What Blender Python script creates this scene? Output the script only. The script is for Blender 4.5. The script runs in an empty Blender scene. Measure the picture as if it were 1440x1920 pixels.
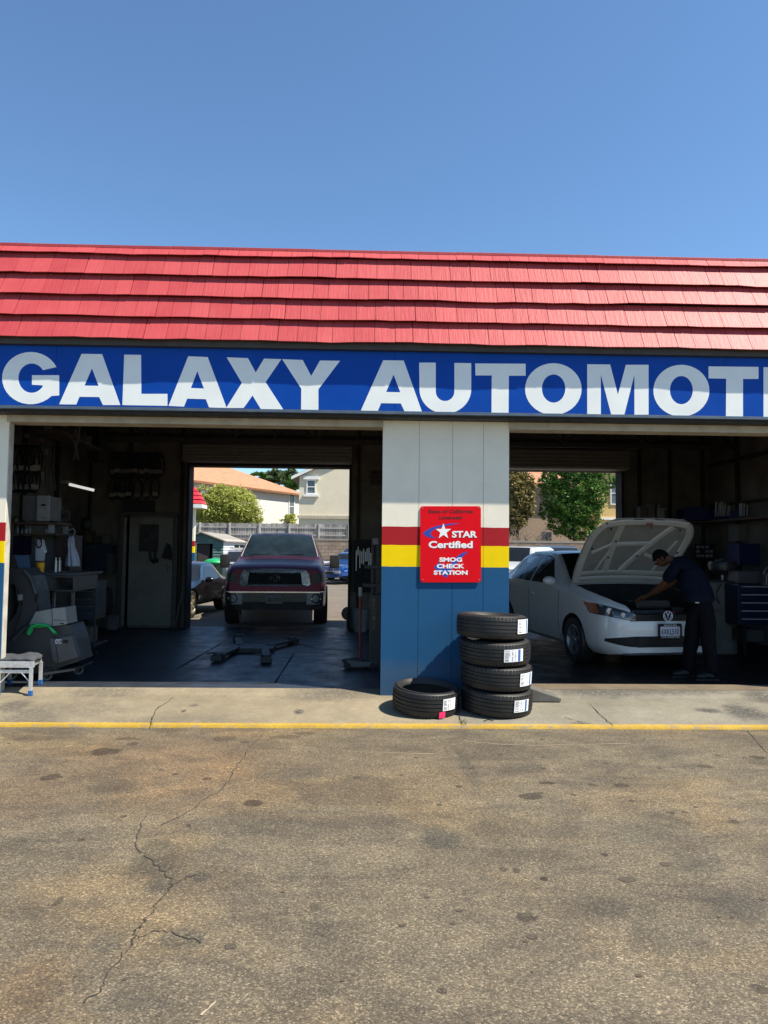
import bpy, bmesh, math, random
from mathutils import Vector, Matrix, noise
random.seed(7)
R_ = math.radians
sc = bpy.context.scene
COL = sc.collection

# ---------------------------------------------------------------- camera
FPX = 1331.0; CH = 1.55; CD = 7.7706
PITCH, YAW, ROLL = R_(2.9807), R_(1.5248), R_(0.57997)
_fw = Vector((math.sin(YAW)*math.cos(PITCH), math.cos(YAW)*math.cos(PITCH), math.sin(PITCH)))
_rt = Vector((math.cos(YAW), -math.sin(YAW), 0)); _up = _rt.cross(_fw)
RT = math.cos(ROLL)*_rt + math.sin(ROLL)*_up; UP = -math.sin(ROLL)*_rt + math.cos(ROLL)*_up
CAM = Vector((0, -CD, CH))
cd = bpy.data.cameras.new('camera'); cam = bpy.data.objects.new('camera', cd); COL.objects.link(cam)
m = Matrix((RT, UP, -_fw)).transposed().to_4x4(); m.translation = CAM; cam.matrix_world = m
cd.sensor_fit = 'VERTICAL'; cd.sensor_height = 24; cd.sensor_width = 18; cd.lens = FPX/1920*24
cd.clip_start = .05; cd.clip_end = 2000
sc.camera = cam
# ---------------------------------------------------------------- light
SUN = Vector((.64, -.262, 1)).normalized()
SKY_STRENGTH = .105; SUN_STRENGTH = 5.0; EXPOSURE = .88
w = bpy.data.worlds.new('World'); sc.world = w; w.use_nodes = True
nt = w.node_tree; bg = nt.nodes['Background']; sky = nt.nodes.new('ShaderNodeTexSky')
sky.sky_type = 'NISHITA'; sky.sun_disc = False
sky.sun_elevation = math.asin(SUN.z); sky.sun_rotation = math.atan2(SUN.x, SUN.y)
sky.air_density = 1.0; sky.dust_density = .05; sky.ozone_density = 3.0; sky.altitude = 0
tn = nt.nodes.new('ShaderNodeMix'); tn.data_type = 'RGBA'; tn.blend_type = 'MULTIPLY'; tn.inputs[0].default_value = 1; tn.inputs[7].default_value = (.76, .90, .97, 1)
nt.links.new(sky.outputs[0], tn.inputs[6]); nt.links.new(tn.outputs[2], bg.inputs[0]); bg.inputs[1].default_value = SKY_STRENGTH
sd = bpy.data.lights.new('sun', 'SUN'); sd.energy = SUN_STRENGTH; sd.angle = R_(.5); sd.color = (1, .925, .79)
so = bpy.data.objects.new('sun', sd); COL.objects.link(so)
so.rotation_euler = SUN.to_track_quat('Z', 'Y').to_euler()
sc.view_settings.view_transform = 'Standard'; sc.view_settings.look = 'None'
sc.view_settings.exposure = EXPOSURE; sc.view_settings.gamma = 1

def ray(px, py): return RT*((px-720)/FPX) + UP*((960-py)/FPX) + _fw
def P(px, py, Y):
    d = ray(px, py); return CAM + d*((Y+CD)/d.y)
def G(px, py, z=0):
    d = ray(px, py); return CAM + d*((z-CH)/d.z)

# ---------------------------------------------------------------- mesh helper
MATX = {}
class MB:
    def __init__(s): s.v = []; s.f = []; s.m = []; s.cur = 0
    def add(s, vs, fs, T=None):
        b = len(s.v)
        s.v += [T @ Vector(v) if T else Vector(v) for v in vs]
        for f in fs: s.f.append([i+b for i in f]); s.m.append(s.cur)
        return s
    def box(s, c, size, bev=0, rot=None):
        hx, hy, hz = [a/2 for a in size]
        T = Matrix.Translation(c)
        if rot: T = T @ Matrix.Rotation(rot[2], 4, 'Z') @ Matrix.Rotation(rot[1], 4, 'Y') @ Matrix.Rotation(rot[0], 4, 'X')
        if bev <= 0:
            vs = [(x, y, z) for x in (-hx, hx) for y in (-hy, hy) for z in (-hz, hz)]
            fs = [(0,1,3,2),(4,6,7,5),(0,4,5,1),(2,3,7,6),(0,2,6,4),(1,5,7,3)]
            return s.add(vs, fs, T)
        bev = min(bev, hx*.95, hy*.95, hz*.95)
        bm = bmesh.new(); bmesh.ops.create_cube(bm, size=1, matrix=Matrix.Diagonal((2*hx, 2*hy, 2*hz, 1)))
        bmesh.ops.bevel(bm, geom=bm.edges[:], offset=bev, segments=2, profile=.7, affect='EDGES')
        bm.verts.index_update()
        s.add([v.co.copy() for v in bm.verts], [[v.index for v in f.verts] for f in bm.faces], T); bm.free(); return s
    def bb(s, x0, x1, y0, y1, z0, z1, bev=0):
        return s.box(((x0+x1)/2, (y0+y1)/2, (z0+z1)/2), (abs(x1-x0), abs(y1-y0), abs(z1-z0)), bev)
    def pb(s, px0, py0, px1, py1, Y, dep, bev=0):   # box whose front face at depth Y spans a rectangle measured in the photograph
        a = P((px0+px1)/2, py0, Y); b = P((px0+px1)/2, py1, Y); l = P(px0, (py0+py1)/2, Y); r = P(px1, (py0+py1)/2, Y)
        return s.bb(l.x, r.x, Y, Y+dep, b.z, a.z, bev)
    def cyl(s, p0, p1, r0, r1=None, n=12, caps=True):
        p0 = Vector(p0); p1 = Vector(p1); r1 = r0 if r1 is None else r1
        q = (p1-p0).to_track_quat('Z', 'Y'); vs = []
        for p, r in ((p0, r0), (p1, r1)):
            for i in range(n):
                a = 2*math.pi*i/n; vs.append(p + q @ Vector((r*math.cos(a), r*math.sin(a), 0)))
        fs = [(i, (i+1) % n, n+(i+1) % n, n+i) for i in range(n)]
        if caps: fs += [list(range(n))[::-1], list(range(n, 2*n))]
        return s.add(vs, fs)
    def tube(s, pts, r, n=8, closed=False):
        pts = [Vector(p) for p in pts]; N = len(pts); vs = []; rs = r if isinstance(r, (list, tuple)) else [r]*N
        for k, p in enumerate(pts):
            if closed: d = pts[(k+1) % N]-pts[k-1]
            else: d = pts[min(k+1, N-1)]-pts[max(k-1, 0)]
            q = d.to_track_quat('Z', 'Y')
            for i in range(n):
                a = 2*math.pi*i/n; vs.append(p + q @ Vector((rs[k]*math.cos(a), rs[k]*math.sin(a), 0)))
        fs = []
        for k in range(N if closed else N-1):
            k2 = (k+1) % N
            for i in range(n): fs.append((k*n+i, k*n+(i+1) % n, k2*n+(i+1) % n, k2*n+i))
        if not closed: fs += [list(range(n))[::-1], list(range((N-1)*n, N*n))]
        return s.add(vs, fs)
    def lathe(s, prof, T=None, n=32, close=False):
        vs = []; N = len(prof)
        for i in range(n):
            a = 2*math.pi*i/n
            for r, z in prof: vs.append((r*math.cos(a), r*math.sin(a), z))
        fs = []
        for i in range(n):
            j = (i+1) % n
            for k in range(N if close else N-1):
                l = (k+1) % N; fs.append((i*N+k, j*N+k, j*N+l, i*N+l))
        return s.add(vs, fs, T)
    def sph(s, c, r, n=12, T=None):
        rx, ry, rz = (r, r, r) if not isinstance(r, (tuple, list)) else r
        vs = []; fs = []; mm = n//2
        for i in range(mm+1):
            t = math.pi*i/mm
            for j in range(n):
                a = 2*math.pi*j/n; vs.append((rx*math.sin(t)*math.cos(a), ry*math.sin(t)*math.sin(a), rz*math.cos(t)))
        for i in range(mm):
            for j in range(n): fs.append((i*n+j, (i+1)*n+j, (i+1)*n+(j+1) % n, i*n+(j+1) % n))
        TT = Matrix.Translation(c); TT = TT @ T if T else TT
        return s.add(vs, fs, TT)
    def prism(s, poly, fn, a, b):   # poly 2D -> fn(u,v,w)
        n = len(poly); vs = [fn(u, v, a) for u, v in poly]+[fn(u, v, b) for u, v in poly]
        fs = [(i, (i+1) % n, n+(i+1) % n, n+i) for i in range(n)]+[list(range(n))[::-1], list(range(n, 2*n))]
        return s.add(vs, fs)
    def shell(s, fn, nu, nv, th):   # thin solid sheet: fn(u,v)->(point, outward normal)
        vs = []
        for side in (0, 1):
            for i in range(nu+1):
                for j in range(nv+1):
                    p, nn = fn(i/nu, j/nv); p = Vector(p); vs.append(p - Vector(nn)*th*side)
        M = (nu+1)*(nv+1); ix = lambda i, j, k: k*M+i*(nv+1)+j; fs = []
        for i in range(nu):
            for j in range(nv):
                fs.append((ix(i,j,0), ix(i+1,j,0), ix(i+1,j+1,0), ix(i,j+1,0)))
                fs.append((ix(i,j,1), ix(i,j+1,1), ix(i+1,j+1,1), ix(i+1,j,1)))
        for i in range(nu):
            fs.append((ix(i,0,0), ix(i,0,1), ix(i+1,0,1), ix(i+1,0,0))); fs.append((ix(i,nv,0), ix(i+1,nv,0), ix(i+1,nv,1), ix(i,nv,1)))
        for j in range(nv):
            fs.append((ix(0,j,0), ix(0,j+1,0), ix(0,j+1,1), ix(0,j,1))); fs.append((ix(nu,j,0), ix(nu,j,1), ix(nu,j+1,1), ix(nu,j+1,0)))
        return s.add(vs, fs)
    def build(s, name, mats, parent=None, world=True, smooth=False, fix=True, angle=35):
        me = bpy.data.meshes.new(name); vs = s.v
        if parent is not None and world and parent.name in MATX:
            inv = MATX[parent.name].inverted(); vs = [inv @ v for v in vs]
        me.from_pydata([tuple(v) for v in vs], [], s.f)
        for mt in (mats if isinstance(mats, (list, tuple)) else [mats]): me.materials.append(mt)
        me.polygons.foreach_set('material_index', s.m)
        me.update()
        if fix:
            bm = bmesh.new(); bm.from_mesh(me); bmesh.ops.recalc_face_normals(bm, faces=bm.faces[:]); bm.to_mesh(me); bm.free()
        if smooth:
            me.shade_smooth(); me.set_sharp_from_angle(angle=R_(angle))
        o = bpy.data.objects.new(name, me); COL.objects.link(o)
        if parent is not None:
            o.parent = parent
            if parent.name in MATX: MATX[o.name] = MATX[parent.name]
        return o

def thing(name, label, cat, loc=(0, 0, 0), rz=0, group=None):
    o = bpy.data.objects.new(name, None); COL.objects.link(o); o.empty_display_size = .1
    o.location = loc; o.rotation_euler = (0, 0, rz); MATX[o.name] = Matrix.Translation(loc) @ Matrix.Rotation(rz, 4, 'Z')
    o['label'] = label; o['category'] = cat
    if group: o['group'] = group
    return o
def tag(o, label, cat, group=None):
    o['label'] = label; o['category'] = cat
    if group: o['group'] = group
    return o
def struct(o): o['kind'] = 'structure'; return o
def recenter(o):    # put a single-mesh thing's origin at its base
    me = o.data; n = len(me.vertices)
    xs = [v.co for v in me.vertices]; c = Vector((sum(v.x for v in xs)/n, sum(v.y for v in xs)/n, min(v.z for v in xs)))
    me.transform(Matrix.Translation(-c)); o.location = c; return o
def dup(root, loc, rz, label, group=None):
    r = root.copy(); COL.objects.link(r); r.location = loc; r.rotation_euler = (0, 0, rz); r['label'] = label
    if group: r['group'] = group
    for ch in list(root.children):
        c = ch.copy(); COL.objects.link(c); c.parent = r
        for g in list(ch.children):
            d = g.copy(); COL.objects.link(d); d.parent = c
    return r

# ---------------------------------------------------------------- materials
def nodes(name):
    mt = bpy.data.materials.new(name); mt.use_nodes = True; t = mt.node_tree
    return mt, t, t.nodes['Principled BSDF'], (lambda k: t.nodes.new(k)), t.links.new
def ramp(N, L, src, stops, interp='LINEAR'):
    r = N('ShaderNodeValToRGB'); e = r.color_ramp; e.interpolation = interp
    while len(e.elements) < len(stops): e.elements.new(.5)
    for el, (p, c) in zip(e.elements, stops):
        el.position = p; el.color = (c if isinstance(c, (tuple, list)) else (c, c, c)) + ((1,) if not isinstance(c, (tuple, list)) or len(c) == 3 else ())
    L(src, r.inputs[0]); return r.outputs[0]
def noise_n(N, L, vec, scale, detail=4, rough=.55, dist=0):
    n = N('ShaderNodeTexNoise'); n.inputs['Scale'].default_value = scale; n.inputs['Detail'].default_value = detail
    n.inputs['Roughness'].default_value = rough; n.inputs['Distortion'].default_value = dist
    if vec: L(vec, n.inputs['Vector'])
    return n.outputs['Fac']
def mapping(N, L, vec, scale=(1, 1, 1), loc=(0, 0, 0), rot=(0, 0, 0)):
    m_ = N('ShaderNodeMapping'); m_.inputs['Scale'].default_value = scale; m_.inputs['Location'].default_value = loc; m_.inputs['Rotation'].default_value = rot
    L(vec, m_.inputs['Vector']); return m_.outputs[0]
def mixc(N, L, fac, a, b, mode='MIX'):
    x = N('ShaderNodeMix'); x.data_type = 'RGBA'; x.blend_type = mode
    for sock, v in ((x.inputs[0], fac), (x.inputs[6], a), (x.inputs[7], b)):
        if isinstance(v, (int, float)): sock.default_value = v
        elif isinstance(v, (tuple, list)): sock.default_value = tuple(v)+((1,) if len(v) == 3 else ())
        else: L(v, sock)
    return x.outputs[2]
def mathn(N, L, op, a, b=None, c=None, clamp=False):
    x = N('ShaderNodeMath'); x.operation = op; x.use_clamp = clamp
    for i, v in enumerate((a, b, c)):
        if v is None: continue
        if isinstance(v, (int, float)): x.inputs[i].default_value = v
        else: L(v, x.inputs[i])
    return x.outputs[0]
def bump(N, L, B, h, strength=.3, dist=.01):
    b = N('ShaderNodeBump'); b.inputs['Strength'].default_value = strength; b.inputs['Distance'].default_value = dist
    L(h, b.inputs['Height']); L(b.outputs[0], B.inputs['Normal'])
MC = {}
def mat(name, col, rough=.6, metal=0, var=.18, vs=6, bmp=0, bs=80, coat=0, emit=0, dirt=0, spec=.5):
    if name in MC: return MC[name]
    mt, t, B, N, L = nodes(name)
    tc = N('ShaderNodeTexCoord').outputs['Object']
    f = noise_n(N, L, tc, vs, 5, .6)
    f = ramp(N, L, f, [(.3, 0.), (.7, 1.)])
    c = mixc(N, L, f, tuple(x*(1-var) for x in col), tuple(min(1, x*(1+var)) for x in col))
    if dirt:
        d = ramp(N, L, noise_n(N, L, tc, vs*.6+1, 7, .7, .6), [(.5, 0.), (.68, float(dirt))])
        c = mixc(N, L, d, c, (.05, .042, .033))
    L(c, B.inputs['Base Color'])
    if coat: B.inputs['Roughness'].default_value = rough
    else: r = ramp(N, L, noise_n(N, L, tc, vs*2.3, 4), [(.3, max(0, rough-.08)), (.7, min(1, rough+.1))]); L(r, B.inputs['Roughness'])
    B.inputs['Metallic'].default_value = metal; B.inputs['Specular IOR Level'].default_value = spec
    if coat: B.inputs['Coat Weight'].default_value = coat; B.inputs['Coat Roughness'].default_value = .04
    if bmp: bump(N, L, B, noise_n(N, L, tc, bs, 4), bmp, .01)
    if emit: B.inputs['Emission Color'].default_value = tuple(col)+(1,); B.inputs['Emission Strength'].default_value = emit
    MC[name] = mt; return mt
BLACK = mat('black_plastic', (.010, .010, .011), .5, bmp=.1, spec=.3)
RUBBER = mat('rubber', (.02, .02, .021), .62, var=.3, vs=14, bmp=.15, bs=120)
CHROME = mat('chrome', (.62, .63, .65), .12, 1, var=.05)
STEEL = mat('steel', (.35, .35, .36), .38, .9, var=.2)
ALU = mat('aluminium', (.68, .69, .7), .35, .6, var=.12, vs=20, dirt=.25)
WHITE = mat('white_paint', (.72, .71, .68), .5, var=.05, dirt=.12)
GLASS = mat('dark_glass', (.015, .018, .02), .06, var=.1)
GREYP = mat('grey_plastic', (.042, .044, .046), .5, var=.1, vs=5, dirt=.3)
DGREY = mat('dark_grey', (.035, .037, .04), .55)
LGREY = mat('light_grey_plastic', (.22, .23, .22), .5, var=.06, dirt=.2)
PAPER = mat('paper', (.62, .64, .68), .8, var=.05)
BLUEP = mat('blue_plastic', (.012, .03, .13), .4)
DBLUE = mat('blue_tool_steel', (.01, .018, .05), .35, .2)
RED = mat('red_paint', (.35, .02, .02), .4)
DWOOD = mat('dark_wood', (.07, .045, .03), .7, var=.3)
YEL = mat('yellow_paper', (.85, .42, .01), .6, var=.04)
GREENG = mat('green_rubber', (.01, .36, .09), .45)
AMBER = mat('amber_lens', (.28, .075, .01), .3)
LENS = mat('clear_lens', (.42, .45, .5), .12, .4, var=.3, vs=30)
SKIN = mat('skin', (.09, .040, .022), .7, var=.08, spec=.2)
HAIR = mat('black_hair', (.004, .0035, .003), .8, spec=.1, bmp=.4, bs=200)
NAVY = mat('navy_cloth', (.0045, .007, .015), .9, bmp=.35, bs=40, spec=.1)
CHAR = mat('charcoal_cloth', (.005, .0052, .007), .9, bmp=.35, bs=40, spec=.1)
GREYCLOTH = mat('grey_cloth', (.045, .05, .058), .9, bmp=.5, bs=40)

def boxes(name, mats, parent, lst, bev=.004, **k):
    b = MB()
    for q in lst: b.pb(*q, bev=bev)
    return b.build(name, mats, parent, **k)

# ---------------------------------------------------------------- 2D shapes and text
def shape2d(outlines):
    cu = bpy.data.curves.new('s', 'CURVE'); cu.dimensions = '2D'; cu.fill_mode = 'BOTH'
    for o in outlines:
        sp = cu.splines.new('POLY'); sp.points.add(len(o)-1); sp.use_cyclic_u = True
        for p, q in zip(sp.points, o): p.co = (q[0], q[1], 0, 1)
    ob = bpy.data.objects.new('s', cu); COL.objects.link(ob)
    return _grab(ob, cu)
def text2d(s, bold=0.02):
    cu = bpy.data.curves.new('t', 'FONT'); cu.body = s; cu.size = 1; cu.offset = bold; cu.resolution_u = 3
    ob = bpy.data.objects.new('t', cu); COL.objects.link(ob)
    return _grab(ob, cu)
def _grab(ob, cu):
    dg = bpy.context.evaluated_depsgraph_get(); e = ob.evaluated_get(dg); me = e.to_mesh()
    vs = [v.co.copy() for v in me.vertices]; fs = [list(p.vertices) for p in me.polygons]
    e.to_mesh_clear(); bpy.data.objects.remove(ob); bpy.data.curves.remove(cu)
    return vs, fs
def slab(b, vf, fn, t0, t1):     # thick plate from a flat 2D mesh; fn(u,v,w)
    vs, fs = vf; n = len(vs); cnt = {}
    for f in fs:
        for i in range(len(f)):
            a, c = f[i], f[(i+1) % len(f)]; k = (min(a, c), max(a, c)); cnt.setdefault(k, []).append((a, c))
    V2 = [fn(v[0], v[1], t0) for v in vs]+[fn(v[0], v[1], t1) for v in vs]
    F = [list(f) for f in fs]+[[i+n for i in reversed(f)] for f in fs]
    for k, l in cnt.items():
        if len(l) == 1: a, c = l[0]; F.append([c, a, a+n, c+n])
    b.add(V2, F)
def fit_text(b, s, u0, u1, v0, v1, fn, t0, t1, bold=.02):
    vs, fs = text2d(s, bold)
    x0 = min(v.x for v in vs); x1 = max(v.x for v in vs); y0 = min(v.y for v in vs); y1 = max(v.y for v in vs)
    vs = [((v.x-x0)/(x1-x0)*(u1-u0)+u0, (v.y-y0)/(y1-y0)*(v1-v0)+v0) for v in vs]
    slab(b, (vs, fs), fn, t0, t1)
def ell(cx, cy, rx, ry, a0, a1, n=28):
    return [(cx+rx*math.cos(R_(a0+(a1-a0)*i/n)), cy-ry*math.sin(R_(a0+(a1-a0)*i/n))) for i in range(n+1)]
def rrect(x0, y0, x1, y1, r, n=6):
    o = []
    for cx, cy, a in ((x1-r, y1-r, 0), (x0+r, y1-r, 90), (x0+r, y0+r, 180), (x1-r, y0+r, 270)):
        for i in range(n+1): t = R_(a+90*i/n); o.append((cx+r*math.cos(t), cy+r*math.sin(t)))
    return o
def onY(Y): # pixel-measured outline -> plane Y ; w = distance proud of it
    def f(u, v, w_):
        p = P(u, v, Y); return (p.x, Y-w_, p.z)
    return f

# ================================================================= SETTING
def ground_mat(name, base, light, kind):
    mt, t, B, N, L = nodes(name)
    tc = N('ShaderNodeTexCoord').outputs['Object']
    big = noise_n(N, L, tc, .9, 6, .6, .4); mid = noise_n(N, L, tc, 5, 7, .65); 
    c = mixc(N, L, ramp(N, L, big, [(.35, 0.), (.68, 1.)]), base, light)
    c = mixc(N, L, ramp(N, L, mid, [(.3, .0), (.75, .6)]), c, tuple(x*.60 for x in base))
    if kind == 'asphalt':
        c = mixc(N, L, ramp(N, L, noise_n(N, L, mapping(N, L, tc, (1.1, 2.2, 1), rot=(0, 0, .5)), 1.3, 7, .62, .8), [(.46, 0.), (.60, .75)]), c, mixc(N, L, 1., c, (.62, .62, .66), 'MULTIPLY'))
        c = mixc(N, L, ramp(N, L, noise_n(N, L, mapping(N, L, tc, (.7, .9, 1), loc=(9, 4, 0)), 1, 6, .6, .5), [(.50, 0.), (.66, .8)]), c, mixc(N, L, 1., c, (1.30, 1.16, .95), 'MULTIPLY'))
    # aggregate grains
    v = N('ShaderNodeTexVoronoi'); v.inputs['Scale'].default_value = 150 if kind == 'asphalt' else 105; L(tc, v.inputs['Vector'])
    sep = N('ShaderNodeSeparateColor'); L(v.outputs['Color'], sep.inputs[0])
    g = ramp(N, L, sep.outputs[0], [(0., .48), (.45, .88), (.8, 1.15), (.93, 1.7), (1., 2.3)]) if kind == 'asphalt' else ramp(N, L, sep.outputs[0], [(0., .86), (1., 1.1)])
    c = mixc(N, L, 1., c, g, 'MULTIPLY')
    fine = noise_n(N, L, tc, 330, 3, .7); c = mixc(N, L, 1., c, ramp(N, L, fine, [(.3, .6), (.7, 1.4)]) if kind == 'asphalt' else ramp(N, L, fine, [(.3, .88), (.7, 1.1)]), 'MULTIPLY')
    B.inputs['Roughness'].default_value = .85
    return mt, t, B, N, L, tc, c, v
def spots(N, L, tc, lst, soft, z):
    nz = noise_n(N, L, tc, 7, 6, .7); acc = None
    for px, py, rx, ry, st in lst:
        p = G(px, py, z); a = G(px+rx, py, z); b_ = G(px, py+ry, z)
        ax = max(.02, (a-p).length); ay = max(.02, (b_-p).length)
        mp = N('ShaderNodeMapping'); mp.vector_type = 'TEXTURE'; L(tc, mp.inputs['Vector'])
        mp.inputs['Location'].default_value = (p.x, p.y, 0); mp.inputs['Scale'].default_value = (ax, ay, 1000)
        ln = N('ShaderNodeVectorMath'); ln.operation = 'LENGTH'; L(mp.outputs[0], ln.inputs[0])
        d = mathn(N, L, 'ADD', ln.outputs['Value'], mathn(N, L, 'MULTIPLY', mathn(N, L, 'SUBTRACT', nz, .5), 1.6))
        d = mathn(N, L, 'MULTIPLY', mathn(N, L, 'DIVIDE', mathn(N, L, 'SUBTRACT', 1.0+soft*.5, d), soft, clamp=True), st)
        acc = d if acc is None else mathn(N, L, 'MAXIMUM', acc, d)
    return acc
ZA = -.15
mt, t, B, N, L, tc, c, vor = ground_mat('asphalt', (.116, .094, .061), (.176, .142, .092), 'asphalt')
orange = spots(N, L, tc, [(330, 1430, 200, 60, .42), (60, 1480, 130, 50, .3), (640, 1420, 260, 40, .1), (60, 1840, 60, 60, .3)], 1.2, ZA)
c = mixc(N, L, orange, c, mixc(N, L, 1., c, (1.35, .93, .62), 'MULTIPLY'))
blue = spots(N, L, tc, [(290, 1608, 48, 34, .75), (306, 1648, 26, 26, .7), (205, 1768, 32, 20, .6), (345, 1762, 52, 18, .6), (378, 1645, 18, 9, .8), (828, 1571, 36, 20, .75), (215, 1475, 45, 14, .5), (255, 1440, 50, 16, .5), (1200, 1565, 60, 18, .45), (1310, 1620, 50, 16, .5), (1390, 1700, 60, 24, .55), (1250, 1540, 40, 14, .4), (640, 1540, 110, 9, .3), (985, 1440, 40, 9, .5), (880, 1445, 14, 40, .5), (1160, 1462, 60, 6, .5), (60, 1860, 60, 22, .5), (240, 1880, 80, 14, .4), (1260, 1760, 70, 40, .3), (600, 1760, 30, 70, .3), (800, 1800, 60, 50, .25), (1100, 1700, 150, 20, .3), (560, 1625, 70, 30, .3), (1210, 1385, 30, 60, .3)], .42, ZA)
c = mixc(N, L, blue, c, mixc(N, L, 1., c, (.52, .58, .66), 'MULTIPLY'))
oil = spots(N, L, tc, [(197, 1409, 27, 7, .85), (97, 1457, 19, 6, .85), (475, 1506, 17, 6, .9), (388, 1460, 9, 3, .8), (248, 1395, 11, 3, .7), (237, 1385, 22, 2.5, .6), (354, 1548, 6, 2.5, .9), (231, 1531, 5, 2, .8), (152, 1575, 8, 2, .8), (110, 1690, 8, 9, .7), (994, 1494, 21, 6, .85), (1165, 1472, 14, 4, .7), (1026, 1468, 14, 3, .8), (1110, 1472, 8, 3, .7), (1010, 1487, 8, 2.5, .7), (860, 1475, 7, 3, .8), (1075, 1490, 6, 2.5, .7), (1184, 1502, 6, 2.5, .7), (1257, 1524, 8, 2.5, .7), (1284, 1523, 6, 2, .7), (1376, 1541, 10, 4, .7), (1420, 1420, 14, 3, .8), (1322, 1437, 14, 3, .7), (968, 1632, 7, 5, .8), (943, 1630, 7, 5, .7), (1020, 1648, 6, 4, 1.), (988, 1720, 20, 11, .75), (1133, 1602, 6, 2.5, .9), (1425, 1855, 16, 8, .7), (828, 1858, 10, 6, .8), (303, 1444, 6, 2.5, .6), (565, 1817, 8, 6, .5), (590, 1700, 6, 8, .5), (1372, 1497, 6, 2, .6), (570, 1375, 22, 3, .6), (535, 1382, 30, 4, .5), (420, 1385, 24, 5, .45), (60, 1385, 40, 4, .4)], .22, ZA)
c = mixc(N, L, oil, c, mixc(N, L, 1., c, (.30, .28, .27), 'MULTIPLY'))
L(c, B.inputs['Base Color'])
hb = mathn(N, L, 'ADD', mathn(N, L, 'MULTIPLY', vor.outputs['Distance'], -1.), mathn(N, L, 'MULTIPLY', noise_n(N, L, tc, 40, 6, .7), 1.2))
bump(N, L, B, hb, .4, .004)
ASPH = mt
mt, t, B, N, L, tc, c, vor = ground_mat('rear_ground', (.145, .12, .09), (.19, .16, .12), 'conc'); L(c, B.inputs['Base Color']); REARM = mt
# concrete
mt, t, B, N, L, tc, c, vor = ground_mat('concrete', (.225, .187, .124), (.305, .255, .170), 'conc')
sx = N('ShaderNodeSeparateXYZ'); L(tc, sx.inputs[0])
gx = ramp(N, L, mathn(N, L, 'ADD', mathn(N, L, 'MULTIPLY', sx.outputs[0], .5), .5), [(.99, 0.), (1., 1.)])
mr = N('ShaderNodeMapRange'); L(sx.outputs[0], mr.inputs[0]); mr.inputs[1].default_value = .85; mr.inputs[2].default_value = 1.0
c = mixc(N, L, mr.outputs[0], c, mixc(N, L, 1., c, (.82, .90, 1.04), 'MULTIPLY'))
st = spots(N, L, tc, [(60, 1340, 60, 16, .6), (150, 1330, 70, 14, .4), (330, 1345, 130, 9, .35), (25, 1325, 30, 8, .7), (560, 1333, 9, 3.5, 1.), (600, 1310, 60, 8, .5), (345, 1332, 5, 2, 1.), (364, 1324, 8, 2, .7), (640, 1308, 80, 6, .6), (1130, 1308, 90, 6, .8), (1400, 1335, 40, 10, .9), (1330, 1332, 25, 3, .9), (1090, 1350, 20, 3, .6), (1430, 1315, 30, 7, .8), (1250, 1308, 120, 4, .7), (840, 1360, 20, 6, .6), (200, 1308, 70, 5, .5)], .8, -.08)
fl = ramp(N, L, noise_n(N, L, tc, 30, 8, .75), [(.36, 0.), (.50, 1.)])
c = mixc(N, L, mathn(N, L, 'MULTIPLY', st, fl), c, (.045, .042, .04))
L(c, B.inputs['Base Color']); bump(N, L, B, noise_n(N, L, tc, 50, 6, .7), .4, .005)
CONC = mt
mt, t, B, N, L, tc, c, vor = ground_mat('kerb_yellow', (.42, .26, .024), (.49, .32, .042), 'conc')
ch = ramp(N, L, noise_n(N, L, mapping(N, L, tc, (1, 3, 3)), 6, 9, .72), [(.53, 0.), (.60, .9)]); c = mixc(N, L, ch, c, (.24, .19, .12)); L(c, B.inputs['Base Color']); YELK = mt
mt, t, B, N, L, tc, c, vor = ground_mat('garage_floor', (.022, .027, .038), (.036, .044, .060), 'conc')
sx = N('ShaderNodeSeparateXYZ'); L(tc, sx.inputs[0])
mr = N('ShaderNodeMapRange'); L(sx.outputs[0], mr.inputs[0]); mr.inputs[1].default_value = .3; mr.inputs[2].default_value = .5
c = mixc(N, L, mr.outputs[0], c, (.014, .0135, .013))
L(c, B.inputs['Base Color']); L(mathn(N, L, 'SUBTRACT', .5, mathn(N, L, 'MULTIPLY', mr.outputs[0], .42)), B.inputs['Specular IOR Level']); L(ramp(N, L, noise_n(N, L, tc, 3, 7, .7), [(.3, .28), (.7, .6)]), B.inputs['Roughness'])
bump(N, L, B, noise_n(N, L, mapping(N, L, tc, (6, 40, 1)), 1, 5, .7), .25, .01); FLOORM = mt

def sheet(name, x0, x1, y0, y1, z, m_):
    b = MB(); b.add([(x0, y0, z), (x1, y0, z), (x1, y1, z), (x0, y1, z)], [(0, 1, 2, 3)])
    o = b.build(name, m_, fix=False); return struct(o)
sheet('ground', -600, 600, -600, 600, -.16, mat('earth', (.2, .17, .12), .9))
front = sheet('asphalt_lot', -60, 60, -60, -.93, ZA, ASPH)
sheet('rear_lot', -40, 45, 6.3, 47, -.02, REARM)
def ax_profile(name, pts, m_, x0=-14, x1=14, nx=56):
    b = MB(); n = len(pts); vs = []
    for i in range(nx+1):
        x = x0+(x1-x0)*i/nx
        for k, (y, z) in enumerate(pts): vs.append((x, y+(.006*noise.noise((x*3, k, 0)) if 0 < k < n-1 else 0), z+.003*noise.noise((x*2, k*5., 1))))
    b.add(vs, [(i*n+k, (i+1)*n+k, (i+1)*n+k+1, i*n+k+1) for i in range(nx) for k in range(n-1)])
    return struct(b.build(name, m_, fix=False, smooth=True))
YF = .20  # dark floor colour brought forward, painting in the shade on the left threshold concrete
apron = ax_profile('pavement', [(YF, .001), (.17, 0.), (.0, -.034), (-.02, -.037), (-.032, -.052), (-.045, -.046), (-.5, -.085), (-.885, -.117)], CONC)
kerb = ax_profile('kerb', [(-.885, -.117), (-.93, -.123), (-.945, -.14), (-.948, -.158)], YELK)
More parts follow.
